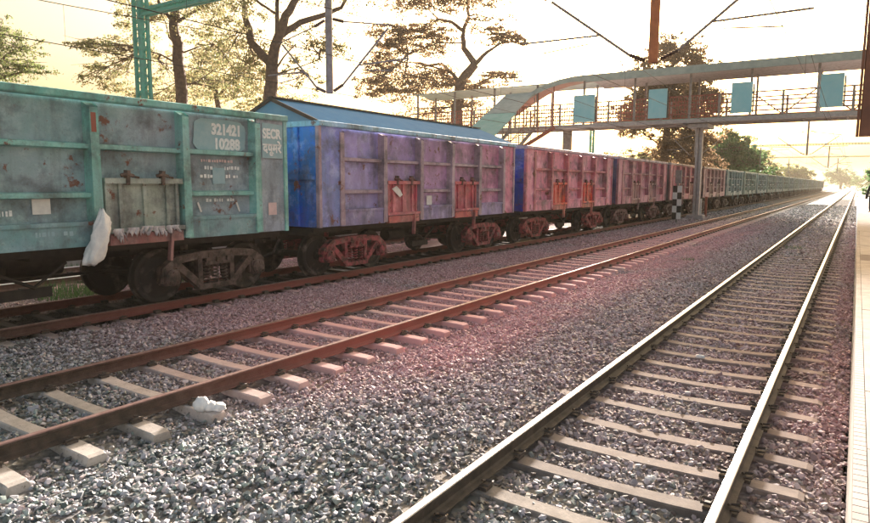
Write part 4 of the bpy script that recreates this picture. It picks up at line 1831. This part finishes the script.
tree((-37.5, 26.9, -.7), limbs, pads, .27, MT['leaf_tan'], 'straight trunked tree with sparse leaves beside the green lattice column', TG, 2)
# tree at the far left with feathery top
s = .072
f = lambda x, y, d=0: ((x + 15) * s, d, 2.24 + (185 - y) * s + .7)
limbs = [([f(-18, 210), f(-16, 120), f(-14, 80)], .3, .2), ([f(-14, 80), f(2, 62, .5), f(14, 56, .8)], .14, .05), ([f(-14, 80), f(-16, 50), f(-10, 36)], .15, .06),
         ([f(-12, 88), f(12, 78, .8), f(26, 76, 1)], .1, .04)]
pads = [(*f(-2, 42, 0), 1.4, 1.6, .9, 260), (*f(14, 58, .5), 2.0, 1.6, .8, 420), (*f(18, 74, .5), 2.0, 1.6, .5, 380), (*f(-12, 62, 0), 2.2, 2, 1.4, 500), (*f(-8, 84, 0), 2.6, 2, 1.0, 500),
        (*f(-25, 45, 0), 2, 2, 1.4, 400)]
tree((-51.8, 21.6, -.7), limbs, pads, .27, MT['leaf_green'], 'small feathery tree peeking over the teal wagon, far from the others', TG, 3)
# background bushes/tree filling between
s = .082
f = lambda x, y, d=0: ((x - 230) * s, d, 2.24 + (185 - y) * s + .7)
limbs = [([f(232, 210), f(230, 110), f(226, 80)], .35, .2), ([f(226, 80), f(210, 60), f(200, 40)], .16, .06), ([f(228, 90), f(246, 70), f(262, 52)], .14, .05)]
pads = [(*f(210, 52, 0), 3, 2, 1.4, 420), (*f(240, 40, 0), 3, 2, 1.5, 420), (*f(228, 72, 0), 4, 2.5, 1.2, 500), (*f(190, 86, 0), 3.5, 2, .9, 380), (*f(250, 90, 0), 3.5, 2, 1.0, 460),
        (*f(262, 66, 0), 2.2, 2, .9, 260), (*f(300, 92, 0), 4, 2, .8, 420), (*f(150, 92, 0), 4, 2, .7, 420)]
tree((-50, 40, -.7), limbs, pads, .34, MT['leaf_tan'], 'thin leafy tree seen between the two thick trunks', TG, 4)
# spreading flat-topped tree
s = .0965
f = lambda x, y, d=0: ((x - 459) * s, d, 2.24 + (185 - y) * s + .7)
limbs = [([f(456, 210), f(458, 110), f(460, 86), f(475, 67)], .62, .42),
         ([f(475, 67), f(463, 50, .8), f(463, 33, 1), f(452, 23, 1.4), f(438, 20, 1.6)], .34, .10),
         ([f(463, 33, 1), f(468, 20, .4), f(466, 5, .2), f(470, -14, 0)], .20, .08),
         ([f(475, 67), f(486, 57, -.8), f(496, 51, -1)], .24, .10), ([f(496, 51, -1), f(505, 44, -1)], .1, .05),
         ([f(459, 84), f(450, 72, 1), f(441, 64, 1.4), f(426, 66, 1.8), f(412, 62, 2)], .20, .07),
         ([f(452, 74, 1), f(420, 62, 2.2), f(405, 62, 2.2)], .12, .05), ([f(463, 45, .8), f(438, 46, .4), f(408, 58, 0)], .08, .03),
         ([f(478, 78), f(494, 78, .5), f(506, 77, .6)], .07, .03)]
pads = [(*f(445, 6, 0), 4.4, 3, 1.0, 900), (*f(470, 0, 0), 4.0, 3, 1.1, 700), (*f(410, 4, 0), 3.2, 3, 1.3, 560), (*f(400, 36, 1), 3.8, 2.2, .7, 760),
        (*f(425, 32, 1), 3.2, 2.2, .6, 420), (*f(392, 48, 1), 2.2, 2, .7, 320), (*f(418, 52, 1), 3.2, 2.2, .8, 460), (*f(438, 42, .5), 2.2, 2, .8, 260),
        (*f(500, 43, -1), 2.6, 2, .5, 420), (*f(514, 46, -1), 1.4, 1.4, .3, 160), (*f(488, 28, 0), 2.6, 2, .8, 260), (*f(425, 78, 1), 4.6, 2.6, .8, 760),
        (*f(446, 86, 1), 4.2, 2.6, .6, 520), (*f(388, 72, 1), 2.6, 2.4, 1.6, 620), (*f(376, 60, 1), 1.5, 1.6, 1.2, 260), (*f(502, 79, 0), 2.6, 1.6, .4, 320),
        (*f(480, 90, 1), 3.2, 2, .6, 320), (*f(405, 94, 0), 4.0, 2.2, .8, 640), (*f(370, 92, 0), 2.6, 2, .9, 360), (*f(470, 108, 1), 4.0, 2, 1.2, 420), (*f(430, 112, 1), 4.2, 2, 1.2, 420)]
tree((-32.9, 54.5, -.7), limbs, pads, .38, MT['leaf_rust'], 'broad flat topped tree with reddish branches left of the footbridge', TG, 5, dmul=1.4)
# domed tree behind the footbridge
s = .143
f = lambda x, y, d=0: ((x - 668) * s, d, 2.24 + (185 - y) * s + .7)
limbs = [([f(668, 200), f(667, 150), f(668, 110)], .7, .45), ([f(668, 110), f(650, 85), f(640, 66)], .3, .1), ([f(668, 110), f(672, 80), f(670, 52)], .3, .1), ([f(668, 115), f(690, 90), f(702, 70)], .3, .1)]
pads = []
rnd = random.Random(9)
for k in range(56):
    a = rnd.uniform(0, math.pi)
    r = math.sqrt(rnd.random())
    x = 668 + math.cos(a) * r * 47
    y = 118 - math.sin(a) * r * 70
    pads.append((*f(x, y, rnd.uniform(-4, 4)), 2.4, 2.4, 1.5, 210))
for k in range(30):
    pads.append((*f(rnd.uniform(624, 714), rnd.uniform(112, 165), rnd.uniform(-3, 3)), 2.8, 2.4, 1.6, 220))
tree((-23.6, 97.0, -.7), limbs, pads, .55, MT['leaf_rust'], 'large domed tree standing behind the footbridge, in front of the sun', TG, 6, dmul=2)
# round green tree
s = .174
f = lambda x, y, d=0: ((x - 730) * s, d, 2.24 + (185 - y) * s + .7)
limbs = [([f(730, 196), f(730, 168)], .5, .3), ([f(730, 170), f(718, 155)], .25, .1), ([f(730, 170), f(742, 152)], .25, .1)]
pads = []
for k in range(34):
    a = rnd.uniform(0, math.pi)
    r = math.sqrt(rnd.random())
    pads.append((*f(730 + math.cos(a) * r * 27, 172 - math.sin(a) * r * 36, rnd.uniform(-4, 4)), 2.0, 2.2, 1.3, 260))
tree((-19.0, 123.0, -.7), limbs, pads, .6, MT['leaf_fresh'], 'rounded green tree right of the footbridge pillar', TG, 7, dmul=2)


def bush(x, y, r, h, n, leaf, mat, label, seed, z0=-.7):
    rr_ = random.Random(seed)
    pads = [(rr_.uniform(-.6, .6) * r, rr_.uniform(-.6, .6) * r, h * rr_.uniform(.35, .9), r * .5, r * .5, h * .25, n // 10) for _ in range(10)]
    limbs = [([(0, 0, 0), (.1, 0, h * .4)], r * .07, r * .05), ([(.1, 0, h * .4), (-r * .3, 0, h * .7)], r * .04, r * .015), ([(.1, 0, h * .4), (r * .3, .2, h * .75)], r * .04, r * .015)]
    return tree((x, y, z0), limbs, pads, leaf, mat, label, 'far trees along the line', seed, dmul=1.5)


bush(2.5, 62, 2.5, 3.2, 3000, .34, MT['leaf_fresh'], 'bright green tree at the end of the platform', 31, .8)
bush(-24, 190, 7, 11, 2400, 1.0, MT['leaf_green'], 'hazy tree behind the far wagons, left one of the hazy trees', 32)
bush(-22, 300, 8, 9, 2200, 1.1, MT['leaf_green'], 'hazy tree at the far end of the train', 33)
bush(-9, 480, 12, 12, 2000, 1.3, MT['leaf_fresh'], 'pale hazy tree where the tracks meet the horizon', 34)
bush(9, 430, 11, 12, 2000, 1.2, MT['leaf_fresh'], 'pale hazy tree beyond the end of the platform', 35)
bush(-40, 150, 7, 9, 2200, .9, MT['leaf_green'], 'low dark tree beyond the round green one', 36)

# a few weeds in the ballast
wd = []
rng = np.random.default_rng(5)
for (x, y, r, n) in ((-6.05, 21.9, .3, 60), (-4.35, 21.2, .25, 50), (-1.9, 28.4, .4, 90),
                     (-14.2, 7.2, .7, 500), (-14.4, 9.4, .8, 500), (-17.9, 6.5, .6, 500), (-17.9, 8.5, .8, 700), (-17.8, 11, .8, 600)):
    for _ in range(n):
        a = rng.uniform(0, 6.28)
        q = r * math.sqrt(rng.random())
        px, py = x + q * math.cos(a), y + q * math.sin(a)
        h = rng.uniform(.05, .16) * (1 if r < .55 else 2.2)
        b = rng.uniform(0, 6.28)
        t = rng.uniform(.006, .014)
        z = float(bed_z(np.array([px]), np.array([py]))[0])
        wd += [(px - t * math.cos(b), py - t * math.sin(b), z), (px + t * math.cos(b), py + t * math.sin(b), z),
               (px + rng.normal(0, .05), py + rng.normal(0, .05), z + h)]
wd = np.array(wd)
o = place('weeds', np_mesh('weeds', wd, np.arange(len(wd)).reshape(-1, 3), MT['leaf_fresh']))
tag(o, 'small green weeds growing out of the track stones', 'weeds', kind='stuff')

# ------------------------------------------------------------------ hanging sign board near the platform edge
hb = empty('hanging_sign', (1.0, 7.3, .79), 'rusty brown sign board hanging high over the platform edge', 'sign')
MB().box(-1.025, -.15, -.07, .07, 1.90, 4.6, ch=.01).build('board', MT['signbrown'], hb)
MB().box(-1.05, -1.027, -.075, .075, 1.90, 4.6).build('board_edge', MT['signbrown'], hb)
MB().box(1.25, 1.45, -.1, .1, 0, 5.2).build('post', MT['steel_grey'], hb)
MB().bar((-.8, 0, 4.75), (1.3, 0, 4.75), .1, .12).build('hanger_beam', MT['steel_grey'], hb)
for x in (-.85, -.35):
    MB().tube([(x, 0, 4.58), (x, 0, 4.72)], .02, 6).build('hanger', MT['steel_grey'], hb)


# ------------------------------------------------------------------ person on the platform
def person(loc, rz):
    root = empty('person', loc, 'person in dark clothes with a shoulder bag standing at the platform edge', 'person', rz=rz)

    def skin(name, vs, es, rs, mat, sub=2):
        me = bpy.data.meshes.new(name)
        me.from_pydata(vs, es, [])
        o = place(name, me, root)
        md = o.modifiers.new('skin', 'SKIN')
        for i, r in enumerate(rs):
            me.skin_vertices[0].data[i].radius = (r, r) if not isinstance(r, tuple) else r
        me.skin_vertices[0].data[0].use_root = True
        s = o.modifiers.new('sub', 'SUBSURF')
        s.levels = s.render_levels = sub
        dg = bpy.context.evaluated_depsgraph_get()
        m2 = bpy.data.meshes.new_from_object(o.evaluated_get(dg))
        o.modifiers.clear()
        o.data = m2
        m2.materials.clear()
        m2.materials.append(mat)
        m2.polygons.foreach_set('use_smooth', [True] * len(m2.polygons))
        return o

    vs = [(0, 0, .95), (0, 0, 1.12), (0, -.01, 1.33), (0, 0, 1.47), (0, .01, 1.56), (0, .02, 1.66),
          (.19, 0, 1.40), (.25, .01, 1.12), (.24, .08, .88), (.24, .11, .80), (-.19, 0, 1.40), (-.25, .01, 1.12), (-.22, .10, .90), (-.21, .14, .82),
          (.10, 0, .86), (.11, .02, .48), (.11, -.02, .09), (.11, .14, .04), (-.10, 0, .86), (-.12, -.01, .48), (-.12, -.05, .09), (-.12, .11, .04)]
    es = [(0, 1), (1, 2), (2, 3), (3, 4), (4, 5), (2, 6), (6, 7), (7, 8), (8, 9), (2, 10), (10, 11), (11, 12), (12, 13), (0, 14), (14, 15), (15, 16), (16, 17),
          (0, 18), (18, 19), (19, 20), (20, 21)]
    rs = [(.15, .11), (.14, .10), (.17, .11), .065, .09, .085, .07, .05, .036, .03, .07, .05, .036, .03, .095, .062, .042, .035, .095, .062, .042, .035]
    skin('body', vs, es, rs, MT['skin'])
    vs = [(0, 0, .95), (0, 0, 1.12), (0, -.01, 1.33), (0, 0, 1.45), (.19, 0, 1.40), (.26, .01, 1.12), (.255, .05, 1.0), (-.19, 0, 1.40), (-.26, .01, 1.12), (-.245, .06, 1.0)]
    es = [(0, 1), (1, 2), (2, 3), (2, 4), (4, 5), (5, 6), (2, 7), (7, 8), (8, 9)]
    skin('shirt', vs, es, [(.175, .135), (.165, .125), (.19, .13), .08, .085, .065, .055, .085, .065, .055], MT['cloth_dark'])
    vs = [(0, 0, .98), (.10, 0, .86), (.11, .02, .48), (.11, -.02, .10), (-.10, 0, .86), (-.12, -.01, .48), (-.12, -.05, .10)]
    es = [(0, 1), (1, 2), (2, 3), (0, 4), (4, 5), (5, 6)]
    skin('trousers', vs, es, [(.165, .125), .115, .08, .065, .115, .08, .065], MT['cloth_dark'])
    b = bmesh.new()
    bmesh.ops.create_uvsphere(b, u_segments=16, v_segments=10, radius=.105)
    for v in b.verts:
        v.co = Vector((v.co.x * .95, v.co.y * 1.08 - .015, v.co.z + 1.69))
    bmesh.ops.delete(b, geom=[v for v in b.verts if v.co.z < 1.63 or (v.co.y > .05 and v.co.z < 1.71)], context='VERTS')
    me = bpy.data.meshes.new('hair')
    b.to_mesh(me)
    b.free()
    me.materials.append(MT['blackpaint'])
    place('hair', me, root)
    bg_ = empty('shoulder_bag', (loc[0] - .30, loc[1] - .02, loc[2]), 'dark shoulder bag hanging at the side of the person', 'bag')
    m = MB().prism([(-.14, .72), (.14, .72), (.16, .80), (.13, 1.02), (-.13, 1.02), (-.16, .80)], 0, -.06, .06)
    m.build('pouch', MT['blackpaint'], bg_)
    MB().tube([(.0, -.10, 1.0), (.10, -.02, 1.45), (.0, .10, 1.0)], .014, 5).build('strap', MT['blackpaint'], bg_)


person((.74, 41.5, .788), 0.3)

# ------------------------------------------------------------------ haze
hz = MB().box(-905, 905, -125, 1705, -1.8, 30)
hm = bpy.data.materials.new('haze')
hm.use_nodes = True
n = hm.node_tree
n.nodes.remove(n.nodes['Principled BSDF'])
pv = node(n, 'ShaderNodeVolumePrincipled')
pv.inputs['Color'].default_value = (.90, .80, .64, 1)
pv.inputs['Density'].default_value = .00045
pv.inputs['Anisotropy'].default_value = .05
lk(n, pv, 'Volume', n.nodes['Material Output'], 'Volume')
tag(hz.build('haze', hm), 'warm evening haze lying over the whole yard', 'haze', kind='stuff')
